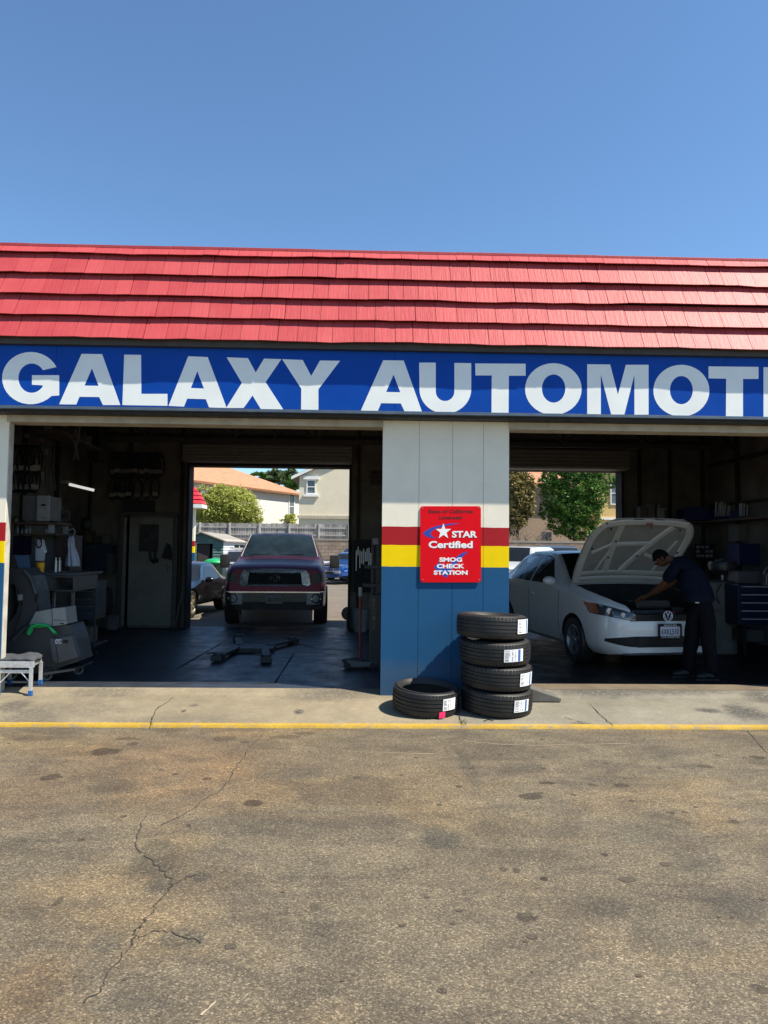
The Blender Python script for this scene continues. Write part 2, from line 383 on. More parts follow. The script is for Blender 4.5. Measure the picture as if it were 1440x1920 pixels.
floor = struct(MB().bb(-5.6, 6.9, YF, 6.3, -.3, .0).build('garage_floor', FLOORM))
thr = struct(MB().bb(1.55, 5.66, YF+.002, .53, -.1, .004).build('threshold_strip', mat('threshold_concrete', (.13, .10, .065), .9, var=.25, vs=3, dirt=.3)))
def ribbon(b, pts, z, wd, jit, T=None):
    q = []
    for (x0, y0), (x1, y1) in zip(pts, pts[1:]):
        for k in range(4): q.append((x0+(x1-x0)*k/4, y0+(y1-y0)*k/4))
    q.append(pts[-1]); W = []
    for i, (x, y) in enumerate(q):
        zz = z((x, y)) if callable(z) else z
        p = G(x, y, zz); p.x += random.uniform(-jit, jit); p.y += random.uniform(-jit, jit)*1.5; W.append(p)
    vs = []
    for i, p in enumerate(W):
        d = (W[min(i+1, len(W)-1)]-W[max(i-1, 0)]); d.z = 0; d.normalize(); nrm = Vector((-d.y, d.x, 0)); ww = wd*random.uniform(.35, 1.3)
        vs += [p+nrm*ww+Vector((0, 0, .003)), p-nrm*ww+Vector((0, 0, .003))]
    b.add(vs, [(2*i, 2*i+1, 2*i+3, 2*i+2) for i in range(len(W)-1)])
CRACKM = mat('crack_dark', (.035, .03, .026), .95)  # flat dark colour for the crack ribbons
b = MB()
for pts in ([(492, 1378), (480, 1392), (462, 1408), (455, 1425), (440, 1442), (432, 1460), (415, 1480), (380, 1503), (340, 1530), (300, 1550)],
            [(273, 1530), (258, 1560), (258, 1585), (270, 1600), (285, 1615), (305, 1630), (318, 1650), (322, 1662), (300, 1685), (290, 1705), (275, 1722), (262, 1738), (250, 1745), (252, 1760), (240, 1780), (222, 1800), (200, 1830), (185, 1860), (165, 1875)],
            [(322, 1662), (345, 1650), (365, 1640)], [(252, 1760), (275, 1752), (300, 1745), (320, 1748), (340, 1758), (380, 1765)], [(1402, 1370), (1420, 1390), (1438, 1412)]):
    ribbon(b, pts, ZA, .0035, .012)
struct(b.build('asphalt_crack', CRACKM, front, fix=False))
b = MB(); zap = lambda q: -.046-(q[1]-1305)/(1360-1305)*.07
for pts in ([(325, 1306), (312, 1318), (298, 1325), (285, 1345), (284, 1362)], [(1100, 1308), (1110, 1325), (1130, 1345), (1150, 1360)], [(860, 1335), (863, 1348), (869, 1361)], [(1060, 1345), (1078, 1350), (1092, 1356)]):
    ribbon(b, pts, zap, .004, .008)
struct(b.build('pavement_crack', CRACKM, apron, fix=False))
b = MB()
for pts in ([(190, 1205), (330, 1204.5), (440, 1205), (560, 1206)], [(560, 1207), (600, 1218), (660, 1219)], [(330, 1281), (430, 1281), (516, 1281)], [(414, 1207), (330, 1255)], [(552, 1224), (516, 1280)], [(190, 1190), (420, 1190), (655, 1192)]):
    ribbon(b, pts, 0.001, .012, .0)
struct(b.build('floor_seam', mat('seam', (.003, .003, .004), .9), floor, fix=False))
# light scuffs on the asphalt: old worn paint arcs
b = MB()
for pts in ([(870, 1389), (930, 1396), (1000, 1398), (1080, 1397), (1180, 1394)], [(640, 1408), (760, 1413), (820, 1414)], [(380, 1902), (404, 1880)]):
    ribbon(b, pts, ZA, .004, .006)
struct(b.build('worn_mark', mat('worn', (.36, .29, .2), .9), front, fix=False))

# ================================================================= SHOP BUILDING
shop = thing('auto_repair_shop', 'auto repair garage with red shingle roof and striped pillars, two open bays', 'garage', (0, 0, 0))
mt, t, B, N, L = nodes('striped_wall_paint')
tc = N('ShaderNodeTexCoord').outputs['Object']; sx = N('ShaderNodeSeparateXYZ'); L(tc, sx.inputs[0])
zz = mathn(N, L, 'ADD', sx.outputs[2], mathn(N, L, 'MULTIPLY', mathn(N, L, 'SUBTRACT', noise_n(N, L, tc, 6, 3), .5), .012))
zz = mathn(N, L, 'DIVIDE', zz, 4.)
c = ramp(N, L, zz, [(0, (.014, .080, .185)), (1.355/4, (.86, .60, .0)), (1.593/4, (.36, .014, .018)), (1.791/4, (.80, .745, .61))], 'CONSTANT')
d = ramp(N, L, noise_n(N, L, tc, 3.5, 8, .7), [(.35, .93), (.65, 1.02)]); c = mixc(N, L, 1., c, d, 'MULTIPLY')
sc2 = ramp(N, L, noise_n(N, L, mapping(N, L, tc, (14, 14, 5)), 1, 8, .75), [(.64, 0.), (.68, .6)])
c = mixc(N, L, sc2, c, mixc(N, L, .5, c, (.06, .05, .045)))
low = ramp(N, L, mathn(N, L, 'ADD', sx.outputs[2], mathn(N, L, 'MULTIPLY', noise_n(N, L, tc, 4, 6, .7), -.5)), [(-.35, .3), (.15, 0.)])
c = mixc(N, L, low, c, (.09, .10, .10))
L(c, B.inputs['Base Color']); B.inputs['Roughness'].default_value = .6; B.inputs['Specular IOR Level'].default_value = .15
bump(N, L, B, noise_n(N, L, mapping(N, L, tc, (60, 60, 12)), 1, 6, .7), .08, .006); WALLM = mt
BEIGE = mat('beige_trim', (.42, .37, .28), .6, dirt=.25, vs=5)
def pillar(x0, x1, seams):
    b = MB(); b.bb(x0+.004, x1-.004, .012, .10 if x0 < -5 else .20, -.04, 2.97)
    xs = [x0]+seams+[x1]
    for i in range(len(xs)-1): b.bb(xs[i]+(.002 if i else 0), xs[i+1]-.002, 0, .0115, -.035, 2.97, .0015)
    return b.build('pillar', WALLM, shop)
pl = pillar(.186, 1.587, [P(785, 1000, 0).x, P(848, 1000, 0).x, P(906, 1000, 0).x])
XJ = P(16.5, 820, 0).x
pillar(-5.6, XJ, [-5.2, -4.8, -4.4]); pillar(5.66, 7.2, [6, 6.4, 6.8])
for x0 in (XJ-.03, 5.6): MB().bb(x0, x0+.034, .012, .105, -.03, 2.90, .003).build('door_jamb', mat('jamb_paint', (.47, .45, .40), .6, dirt=.3), shop)
b = MB(); b.bb(-5.6, 7.2, .004, .2, 2.973, 3.9); b.build('header', BEIGE, shop)
b = MB(); b.bb(XJ-.02, .19, -.02, .21, 2.89, 2.965, .004); b.bb(1.583, 5.68, -.02, .21, 2.885, 2.965, .004); b.build('lintel', BEIGE, shop)
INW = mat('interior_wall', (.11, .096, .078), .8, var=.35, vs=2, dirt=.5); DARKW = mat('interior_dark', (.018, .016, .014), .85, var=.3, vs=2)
b = MB(); b.bb(-5.6, -5.46, .2, 6.2, 0, 4.3); b.build('side_wall', INW, shop)
b = MB(); b.bb(6.75, 6.9, .2, 6.2, 0, 4.3); b.build('side_wall', INW, shop)
b = MB()
for x0, x1 in ((-5.46, -3.42), (-.27, 1.9), (5.04, 6.75)): b.bb(x0, x1, 6, 6.2, 0, 4.3)
b.bb(-3.42, -.27, 6, 6.2, 3.14, 4.3); b.bb(1.9, 5.04, 6, 6.2, 3.14, 4.3); b.build('rear_wall', INW, shop)
for x0, x1 in ((-3.42, -.27), (1.9, 5.04)):
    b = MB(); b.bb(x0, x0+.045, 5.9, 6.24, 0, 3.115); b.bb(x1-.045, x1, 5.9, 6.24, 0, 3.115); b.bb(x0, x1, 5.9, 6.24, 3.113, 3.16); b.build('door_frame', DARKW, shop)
b = MB()   # studs and rails on the inside walls
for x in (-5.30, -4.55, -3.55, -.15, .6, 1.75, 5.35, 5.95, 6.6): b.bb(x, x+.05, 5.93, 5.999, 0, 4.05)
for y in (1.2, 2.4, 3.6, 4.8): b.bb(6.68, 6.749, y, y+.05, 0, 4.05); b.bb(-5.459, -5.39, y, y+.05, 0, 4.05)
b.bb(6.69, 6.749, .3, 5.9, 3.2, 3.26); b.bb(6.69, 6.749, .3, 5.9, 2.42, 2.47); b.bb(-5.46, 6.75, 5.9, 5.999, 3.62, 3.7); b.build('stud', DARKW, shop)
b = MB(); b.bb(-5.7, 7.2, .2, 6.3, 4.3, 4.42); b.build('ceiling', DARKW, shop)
TRM = mat('truss_wood', (.04, .034, .028), .8)
for Y in (1.6, 3.2, 4.9):
    b = MB(); b.bb(-5.45, 6.74, Y, Y+.07, 3.42, 3.50); b.bb(-5.45, 6.74, Y, Y+.07, 4.12, 4.2)
    x = -5.4; k = 0
    while x < 6.4:
        b.cyl((x, Y+.035, 3.5), (x+.75, Y+.035, 4.12), .022, n=6) if k % 2 == 0 else b.cyl((x, Y+.035, 4.12), (x+.75, Y+.035, 3.5), .022, n=6)
        b.bb(x-.02, x+.02, Y+.08, Y+.11, 3.45, 4.15); x += .75; k += 1
    b.build('truss', TRM, shop)
# roller shutters wound up over the rear openings
SHM = mat('shutter_steel', (.19, .17, .145), .55, .1, var=.1)
for px0, px1, yy0, yy1 in ((343, 660, 833, 868), (880, 1181, 842, 880)):
    a = P(px0, yy0, 5.62); c_ = P(px1, yy1, 5.62); b = MB(); n = 5; h = (a.z-c_.z)
    for i in range(n):
        z0 = c_.z+h*i/n; b.prism([(0, 0), (-.03, .012), (-.03, h/n-.02), (0, h/n-.008)], lambda u, v, w_: (w_, 5.62+u, z0+v), a.x, c_.x)
    b.bb(a.x, c_.x, 5.62, 5.9, c_.z-.01, a.z+.02, .03); b.build('roller_shutter', SHM, shop)
# exterior rear and mansard roof
b = MB(); b.bb(-7.2, 7.3, .1, 6.6, 4.43, 4.86); b.build('roof_deck', mat('roof_felt', (.25, .24, .22), .9), shop)
SL = R_(72); YB, ZB = -.283, 3.715; ex = .276; cS, sS = math.cos(SL), math.sin(SL)
def rp(x, s, off): # point on mansard: s along slope, off outward
    return (x, YB+s*cS-off*sS, ZB+s*sS+off*cS)
mt, t, B, N, L = nodes('red_roof_paint'); tc = N('ShaderNodeTexCoord').outputs['Object']
at = N('ShaderNodeAttribute'); at.attribute_name = 'tile'
grain = noise_n(N, L, mapping(N, L, tc, (95, 5, 5), rot=(0, 0, 0)), 1, 6, .72, .25)
wv = ramp(N, L, noise_n(N, L, mapping(N, L, tc, (36, 3, 3)), 1, 3, .6), [(.35, 0.), (.65, 1.)])
c = mixc(N, L, at.outputs['Fac'], (.37, .044, .050), (.43, .062, .066))
c = mixc(N, L, ramp(N, L, grain, [(.35, .15), (.5, 0.)]), c, (.30, .02, .025))
c = mixc(N, L, ramp(N, L, noise_n(N, L, tc, 2.2, 6, .65), [(.4, 0.), (.75, .22)]), c, (.60, .14, .13))
L(c, B.inputs['Base Color']); B.inputs['Roughness'].default_value = .52; B.inputs['Specular IOR Level'].default_value = .33
bump(N, L, B, mathn(N, L, 'ADD', grain, mathn(N, L, 'MULTIPLY', wv, .6)), .35, .006); ROOFM = mt
XSTEP = P(1170, 560, -.3).x; b = MB(); tile = []
for r in range(5):
    s0 = r*ex; s1 = s0+ex+.03 if r < 4 else s0+ex*.56
    x = -6.4-.21*r; prev = 0; cnt = 0; k = 0
    while x < 7.3:
        wd = random.choice((.165, .19, .205, .22, .23)) ; k += 1
        big = (k % 7 == 0)
        def dz(xx): return (.020 if r == 2 and xx > XSTEP else 0)+.012*noise.noise((xx*1.1, r*9.1, 0))+.010*noise.noise((xx*4., r*3.3, 5))
        jo = (.003 if big else 0)
        xa, xb = x+.0022, x+wd-.0022-jo; o0 = .072+.004*math.sin(x*1.7+r)+(.004 if big else 0); o1 = .012
        da, db = dz(xa), dz(xb)
        lean = .10*(s1-s0)*0
        vs = []
        for xx, d_ in ((xa, da), (xb, db)):
            vs += [rp(xx, s0+d_, o0), rp(xx, s1, o1), rp(xx, s1, o1-.01), rp(xx, s0+d_+.002, o0-.015)]
        b.add(vs, [(0, 4, 5, 1), (0, 3, 7, 4), (0, 1, 2, 3), (4, 7, 6, 5), (3, 2, 6, 7), (1, 5, 6, 2)])
        tv = random.random(); tile += [tv]*6; x += wd
sh = b.build('roof_shingles', ROOFM, shop, fix=True)
at_ = sh.data.attributes.new('tile', 'FLOAT', 'FACE'); at_.data.foreach_set('value', tile)
b = MB(); top = ex*4.50
b.add([rp(-7, -.03, -.01), rp(7.4, -.03, -.01), rp(7.4, top, -.01), rp(-7, top, -.01), rp(-7, -.03, -.05), rp(7.4, -.03, -.05), rp(7.4, top, -.05), rp(-7, top, -.05)], [(0,1,2,3),(4,7,6,5),(0,4,5,1),(2,6,7,3),(0,3,7,4),(1,5,6,2)])
b.build('roof_underlay', mat('underlay', (.02, .012, .012), .9), shop)
yt = YB+top*cS; zt = ZB+top*sS; b = MB()
for i in range(9):
    x0 = -7+i*1.6; b.bb(x0, x0+1.605+.003*(i % 2), yt-.045, yt+.22, zt-.028+.003*(i % 2), zt+.008+.003*(i % 2), .006)
capo = b.build('ridge_cap', ROOFM, shop)
b = MB(); b.bb(-7, 7.4, -.27, .1, 3.715, 3.75); b.bb(-7, 7.4, -.285, -.272, 3.675, 3.76); b.build('soffit', mat('soffit_dark', (.05, .045, .042), .7), shop)

# ---------------------------------------------------------------- shop sign
YS = -.235
sign = thing('shop_sign', 'long blue fascia sign with white letters under the red roof', 'sign', (0, YS, 3.02))
SIGNB = mat('sign_blue', (.003, .056, .33), .4, var=.08, vs=2, spec=.12); SIGNW = mat('sign_white', (.76, .79, .77), .4, var=.05, vs=3, spec=.3)
b = MB()
for x0, x1 in ((-7, -3.3), (-3.298, .3), (.302, 3.9), (3.902, 7.3)): b.bb(x0, x1, YS, YS+.15, 3.028, 3.70, .003)
b.build('sign_panel', SIGNB, sign)
b = MB(); b.bb(-7, 7.3, YS-.012, YS+.16, 2.992, 3.026, .004); b.bb(-7, 7.3, YS-.006, YS+.05, 3.70, 3.735, .003); b.build('sign_trim', mat('sign_trim', (.10, .13, .17), .4, .4), sign)
b = MB(); b.bb(-7, 7.3, YS+.06, .0, 2.966, 2.99); b.build('light_shelf', mat('sign_under', (.02, .02, .022), .6), sign)
Z6 = lambda l: [(x/2, 440+y/2) for x, y in l]
Z7 = lambda l: [(720+x/2, 440+y/2) for x, y in l]
g = ell(115, 538, 107, 98, 25, 317)+[(222, 603), (222, 527), (120, 527), (120, 563), (161, 565), (158, 574)]+ell(119, 538, 50, 55, 318, 33)
A1 = [[(222, 636), (306, 447), (383, 448), (451, 639), (386, 639), (372, 609), (298, 608), (286, 637)], [(345, 501), (317, 566), (370, 567)]]
LET = [('letter', [Z6(g)]), ('letter', [Z6(q) for q in A1]),
 ('letter', [Z6([(466, 450), (529, 451), (530, 597), (628, 597), (628, 642), (459, 639)])]),
 ('letter', [Z6([(632, 642), (706, 456), (779, 459), (850, 650), (784, 648), (772, 617), (702, 615), (690, 645)]), Z6([(740, 512), (716, 575), (765, 577)])]),
 ('letter', [Z6([(850, 460), (930, 463), (959, 517), (990, 465), (1055, 467), (996, 553), (1062, 655), (978, 654), (947, 603), (914, 650), (848, 650), (907, 556)])]),
 ('letter', [Z6([(1058, 467), (1135, 470), (1167, 530), (1200, 472), (1275, 473), (1194, 580), (1194, 657), (1129, 656), (1130, 578)])]),
 ('letter', [[(x+565.5, y+12) for x, y in Z6(q)] for q in A1]),
 ('letter', [Z7([(132, 480), (194, 480), (194, 588)]+ell(229, 588, 35, 36, 180, 360, 12)[1:-1]+[(264, 588), (264, 481), (327, 482)]+ell(230, 580, 97, 91, 0, -180, 22))]),
 ('letter', [Z7([(342, 483), (531, 484), (531, 529), (468, 529), (467, 670), (403, 670), (404, 528), (343, 528)])]),
 ('letter', [Z7(ell(635, 579, 106, 97, 0, 350, 35)), Z7(ell(636, 577, 44, 53, 0, 350, 30))]),
 ('letter', [Z7([(762, 486), (848, 487), (877, 600), (907, 488), (992, 488), (992, 675), (939, 675), (939, 525), (901, 676), (852, 675), (813, 525), (813, 674), (762, 673)])]),
 ('letter', [Z7(ell(1115, 585, 105, 97, 0, 350, 35)), Z7(ell(1115, 583, 43, 53, 0, 350, 30))]),
 ('letter', [Z7([(1217, 494), (1404, 496), (1404, 541), (1346, 541), (1346, 683), (1282, 682), (1283, 540), (1217, 539)])]),
 ('letter', [Z7([(1423, 497), (1488, 498), (1488, 686), (1423, 685)])])]
for nm, outl in LET:
    b = MB(); slab(b, shape2d(outl), onY(YS), .0012, -.002); b.build(nm, SIGNW, sign)

# ---------------------------------------------------------------- STAR plaque
pq = P(845, 1092, 0); plaque = thing('smog_check_sign', 'red smog check station plaque screwed to the striped pillar', 'sign', (pq.x, 0, pq.z))
REDS = mat('sign_red', (.66, .003, .010), .45, var=.05, vs=3, spec=.12); z3 = lambda l: [(720+x/5.143, 930+y/5.143) for x, y in l]
def pf(u, v, w_):
    p = P(u, v, -.012); return (p.x, -.006-.010*max(0, (v-949)/144.)-w_, p.z)
b = MB()
slab(b, shape2d([z3(rrect(349, 98, 935, 832, 26))]), pf, .004, 0); b.build('panel', REDS, plaque)
W_ = mat('sticker_white', (.8, .8, .8), .5, var=.03); DB = mat('sticker_blue', (.01, .05, .35), .5, var=.04); DK = mat('sticker_dark', (.09, .003, .006), .5)
b = MB()
slab(b, shape2d([z3([(742, 262), (640, 266), (540, 281), (450, 308), (397, 338), (376, 360), (400, 386), (450, 403), (516, 408), (478, 396), (452, 374), (456, 346), (490, 320), (550, 300), (620, 284), (690, 272)])]), pf, .0048, .004)
slab(b, shape2d([z3([(478, 690), (532, 636), (562, 690), (600, 700), (650, 640), (700, 585), (760, 546), (812, 534), (740, 602), (660, 696), (598, 793), (540, 738)])]), pf, .0048, .004); b.build('blue_swoosh', DB, plaque)
b = MB(); st = []
for i in range(10):
    r_ = 78 if i % 2 == 0 else 31; a = R_(-90+36*i); st.append((573+r_*math.cos(a), 343+r_*math.sin(a)*1.02))
slab(b, shape2d([z3(st)]), pf, .0056, .005); b.build('white_star', W_, plaque)
def ptxt(s, x0, x1, yb, yt, m_, bold, nm='lettering', o=0, lay=.0056):
    b = MB(); f = lambda u, v: (720+(u+o)/5.143, 930+(v+o)/5.143)
    a = f(x0, yb); c_ = f(x1, yt); fit_text(b, s, a[0], c_[0], a[1], c_[1], pf, lay, lay-.001, bold); b.build(nm, m_, plaque)
ptxt('State of California', 428, 858, 165, 128, DK, .02); ptxt('Licensed', 534, 750, 223, 188, DK, .02)
for s, x0, x1, yb, yt in (('STAR', 655, 898, 402, 337), ('Certified', 430, 855, 503, 434)):
    ptxt(s, x0, x1, yb, yt, DK, .035, 'lettering_shade', 5, .0052); ptxt(s, x0, x1, yb, yt, W_, .035)
for s, x0, x1, yb in (('SMOG', 533, 752, 635), ('CHECK', 508, 775, 698), ('STATION', 478, 805, 760)):
    ptxt(s, x0, x1, yb, yb-43, W_, .045, lay=.0060)
for u, v in ((373, 116), (911, 114), (373, 806), (914, 808)):
    q = Vector(pf(720+u/5.143, 930+v/5.143, .004)); MB().cyl(q, q+Vector((0, -.004, 0)), .006, n=10).build('screw', STEEL, plaque)

# ================================================================= TYRES
mt, t, B, N, L = nodes('tyre_rubber'); tc = N('ShaderNodeTexCoord').outputs['Object']
c = ramp(N, L, noise_n(N, L, tc, 22, 6, .7), [(.3, (.010, .010, .010)), (.75, (.021, .020, .019))]); L(c, B.inputs['Base Color']); B.inputs['Roughness'].default_value = .55
bump(N, L, B, noise_n(N, L, tc, 90, 4), .15, .004); TYRE = mt
def tyre(label, loc, Rr, Wd, rh, rz, group=None, tilt=(.083, 0), stickers=(), wear=0):
    """a loose tyre lying flat, base at loc"""
    T = thing('tyre', label, 'tyre', loc, rz, group); T.rotation_euler = (tilt[0], tilt[1], rz); T.location.z -= .006
    MATX[T.name] = Matrix.Translation(loc)
    h = Wd; sh = .028; prof = []
    # outer profile from top bead, over the shoulder, grooved tread, to bottom bead, and back inside
    prof += [(rh, h*.80), (rh+.006, h*.86), (rh+.014, h*.865), (rh+.020, h*.90), (rh+(Rr-rh)*.38, h*.975), (rh+(Rr-rh)*.40, h*.984), (rh+(Rr-rh)*.46, h*.984), (rh+(Rr-rh)*.50, h*.99), (rh+(Rr-rh)*.66, h*.985), (Rr-.030, h*.955), (Rr-.013, h*.905), (Rr-.0045, h*.84)]
    gr = [.74, .60, .44, .30]
    for k, g_ in enumerate(gr):
        e_ = Rr - .0025*abs(g_-.52)/.3
        prof += [(e_, h*(g_+.022)), (e_-.009, h*(g_+.016)), (e_-.009, h*(g_-.016)), (e_, h*(g_-.022))]
    prof += [(Rr-.0045, h*.17), (Rr-.013, h*.10), (Rr-.030, h*.045), (rh+(Rr-rh)*.66, h*.015), (rh+(Rr-rh)*.45, h*.01), (rh+.020, h*.10), (rh, h*.15), (rh+.004, h*.19), (rh+.03, h*.12), (Rr-.05, h*.10), (Rr-.022, h*.25), (Rr-.016, h*.5), (Rr-.022, h*.75), (Rr-.05, h*.90), (rh+.03, h*.87), (rh+.004, h*.82)]
    b = MB(); b.lathe(prof, n=96, close=True); b.build('carcass', TYRE, T, world=False, smooth=True, angle=28)
    b = MB(); n = 58          # shoulder and centre tread blocks with sipes between
    for i in range(n):
        a = 2*math.pi*i/n; ca, sa = math.cos(a), math.sin(a); jit = .0006*((i*37) % 5)
        for z0, z1, r0, r1 in ((.775, .925, Rr-.0115, Rr-.0155), (.075, .225, Rr-.0155, Rr-.0115), (.47, .58, Rr-.004, Rr-.004), (.33, .41, Rr-.005, Rr-.005), (.625, .71, Rr-.005, Rr-.005)):
            ta = .0122 if z0 > .7 or z0 < .2 else .0140
            vs = []
            for zz_, r_ in ((z0, r0+(.0105 if z0 > .7 else .0052 if z0 > .2 else .004)), (z1, r1+(.0105 if z0 > .7 else .0052 if z0 > .2 else .0095))):
                tw = ta+jit; ofs = (.004 if .3 < z0 < .7 else 0)*(zz_-z0)*30
                for q in (-tw, tw):
                    for rr in (r_-.012, r_):
                        vs.append((rr*ca-(q+ofs)*sa, rr*sa+(q+ofs)*ca, h*zz_))
            b.add(vs, [(1, 3, 7, 5), (0, 1, 5, 4), (2, 6, 7, 3), (0, 2, 3, 1), (4, 5, 7, 6)])
    b.build('tread', TYRE, T, world=False, fix=True)
    for (a0, a1, z0, z1, kind) in stickers:
        def fn(u, v, off=.0085):
            a = R_(a0+(a1-a0)*u)-rz; r_ = Rr+off; return (r_*math.cos(a), r_*math.sin(a), h*(z0+(z1-z0)*v)+.004*u)
        b = MB(); b.shell(lambda u, v: (fn(u, v), (math.cos(R_(a0+(a1-a0)*u)-rz), math.sin(R_(a0+(a1-a0)*u)-rz), 0)), 10, 1, .0015)
        lab = b.build('paper_label', {'pink': mat('pink_label', (.80, .02, .12), .6, var=.04)}.get(kind, mat('label_paper', (.74, .75, .76), .6, var=.04)), T, world=False)
        if kind != 'pink':
            b = MB(); rnd = random.Random(int(a0*10)+len(label))
            cols = [(.06, .34), (.38, .47), (.52, .60)]
            for cx0, cx1 in cols:
                v = .08
                while v < .9:
                    hh = rnd.choice((.04, .06, .03)); l = rnd.uniform(.5, 1)*(cx1-cx0)
                    if cx1-cx0 > .2: b.add([fn(cx0, v, .0095), fn(cx0+l, v, .0095), fn(cx0+l, v+hh, .0095), fn(cx0, v+hh, .0095)], [(0, 1, 2, 3)])
                    else: b.add([fn(cx0, v, .0095), fn(cx1-.03, v, .0095), fn(cx1-.03, v+hh, .0095), fn(cx0, v+hh, .0095)], [(0, 1, 2, 3)])
                    v += hh+rnd.choice((.04, .05, .1))
            b.build('label_print', mat('print_ink', (.12, .13, .15), .6), lab, world=False, fix=False)
            if kind != 'plain':
                b = MB(); b.add([fn(.70, .03, .0095), fn(.84, .03, .0095), fn(.84, .97, .0095), fn(.70, .97, .0095)], [(0, 1, 2, 3)])
                b.build('blue_band', mat('band_blue', (.03, .13, .33), .5, var=.3, vs=60), lab, world=False, fix=False)
    return T
gz = lambda y: -.046-(abs(y)-.03)*.083
stk = 'tyres stacked against the pillar'; RT_, WT = .362, .243
cx = [(930, 'bottom tyre of the stack of four by the striped pillar', 74, (-73, -44, .30, .78)), (929, 'third tyre down in the stack, label lower right', 0, (-61, -29, .28, .80)), (927, 'second tyre from the top of the stack, wide label at centre', 0, (-86, -52, .26, .76)), (921, 'topmost tyre of the stack of four, its open hole showing', 0, (-56, -24, .28, .86))]
yc = [-.425, -.42, -.415, -.41]; zc = gz(-.42)
for i, (px, lb, _, st_) in enumerate(cx):
    q = P(px, 1200, yc[i]); tyre(lb, (q.x, yc[i], zc+.004+i*(WT+.001)), RT_, WT, .228, random.uniform(0, 3), stk, ((.083, .065, .05, .035)[i], (0, .012, -.01, .03)[i]), [st_+('blue',)])
q = P(798, 1300, -.44); tyre('single wide tyre lying left of the stack, with a pink sticker', (q.x, -.44, gz(-.44)+.004), .343, .250, .252, .6, None, (.083, .0), [(-67, -41, .34, .80, 'plain'), (-73, -62, .06, .30, 'pink')])
b = MB(); a = P(1010, 1290, -.12)
wx0, wx1 = P(985, 1290, -.1).x, P(1047, 1300, -.1).x
b.prism([(0, .0), (.30, .0), (.30, .028), (.05, .135), (0, .14)], lambda u, v, w_: (wx0-.04+u*(wx1-wx0+.04)/.30, w_, gz(-.1)+v+.004), -.20, .12)
o = b.build('ramp_wedge', mat('wedge_rubber', (.10, .095, .085), .8, bmp=.3, bs=40)); recenter(o); tag(o, 'grey rubber drive-over wedge at the kerb, right of the tyre stack', 'wheel ramp')

# ================================================================= VEHICLES
def pchip(xs, ys, x):
    n = len(xs)
    if x <= xs[0]: return ys[0]
    if x >= xs[-1]: return ys[-1]
    h = [xs[i+1]-xs[i] for i in range(n-1)]; d = [(ys[i+1]-ys[i])/h[i] for i in range(n-1)]
    def m_(i):
        if i == 0: return d[0]
        if i == n-1: return d[-1]
        if d[i-1]*d[i] <= 0: return 0
        w1 = 2*h[i]+h[i-1]; w2 = h[i]+2*h[i-1]; return (w1+w2)/(w1/d[i-1]+w2/d[i])
    for i in range(n-1):
        if x <= xs[i+1]:
            t = (x-xs[i])/h[i]; a, b_ = m_(i), m_(i+1)
            return ys[i]*(2*t**3-3*t*t+1)+h[i]*a*(t**3-2*t*t+t)+ys[i+1]*(-2*t**3+3*t*t)+h[i]*b_*(t**3-t*t)
KEYS = ('zb', 'wl', 'wm', 'zm', 'wb', 'zt0', 'wt', 'zt', 'cr')
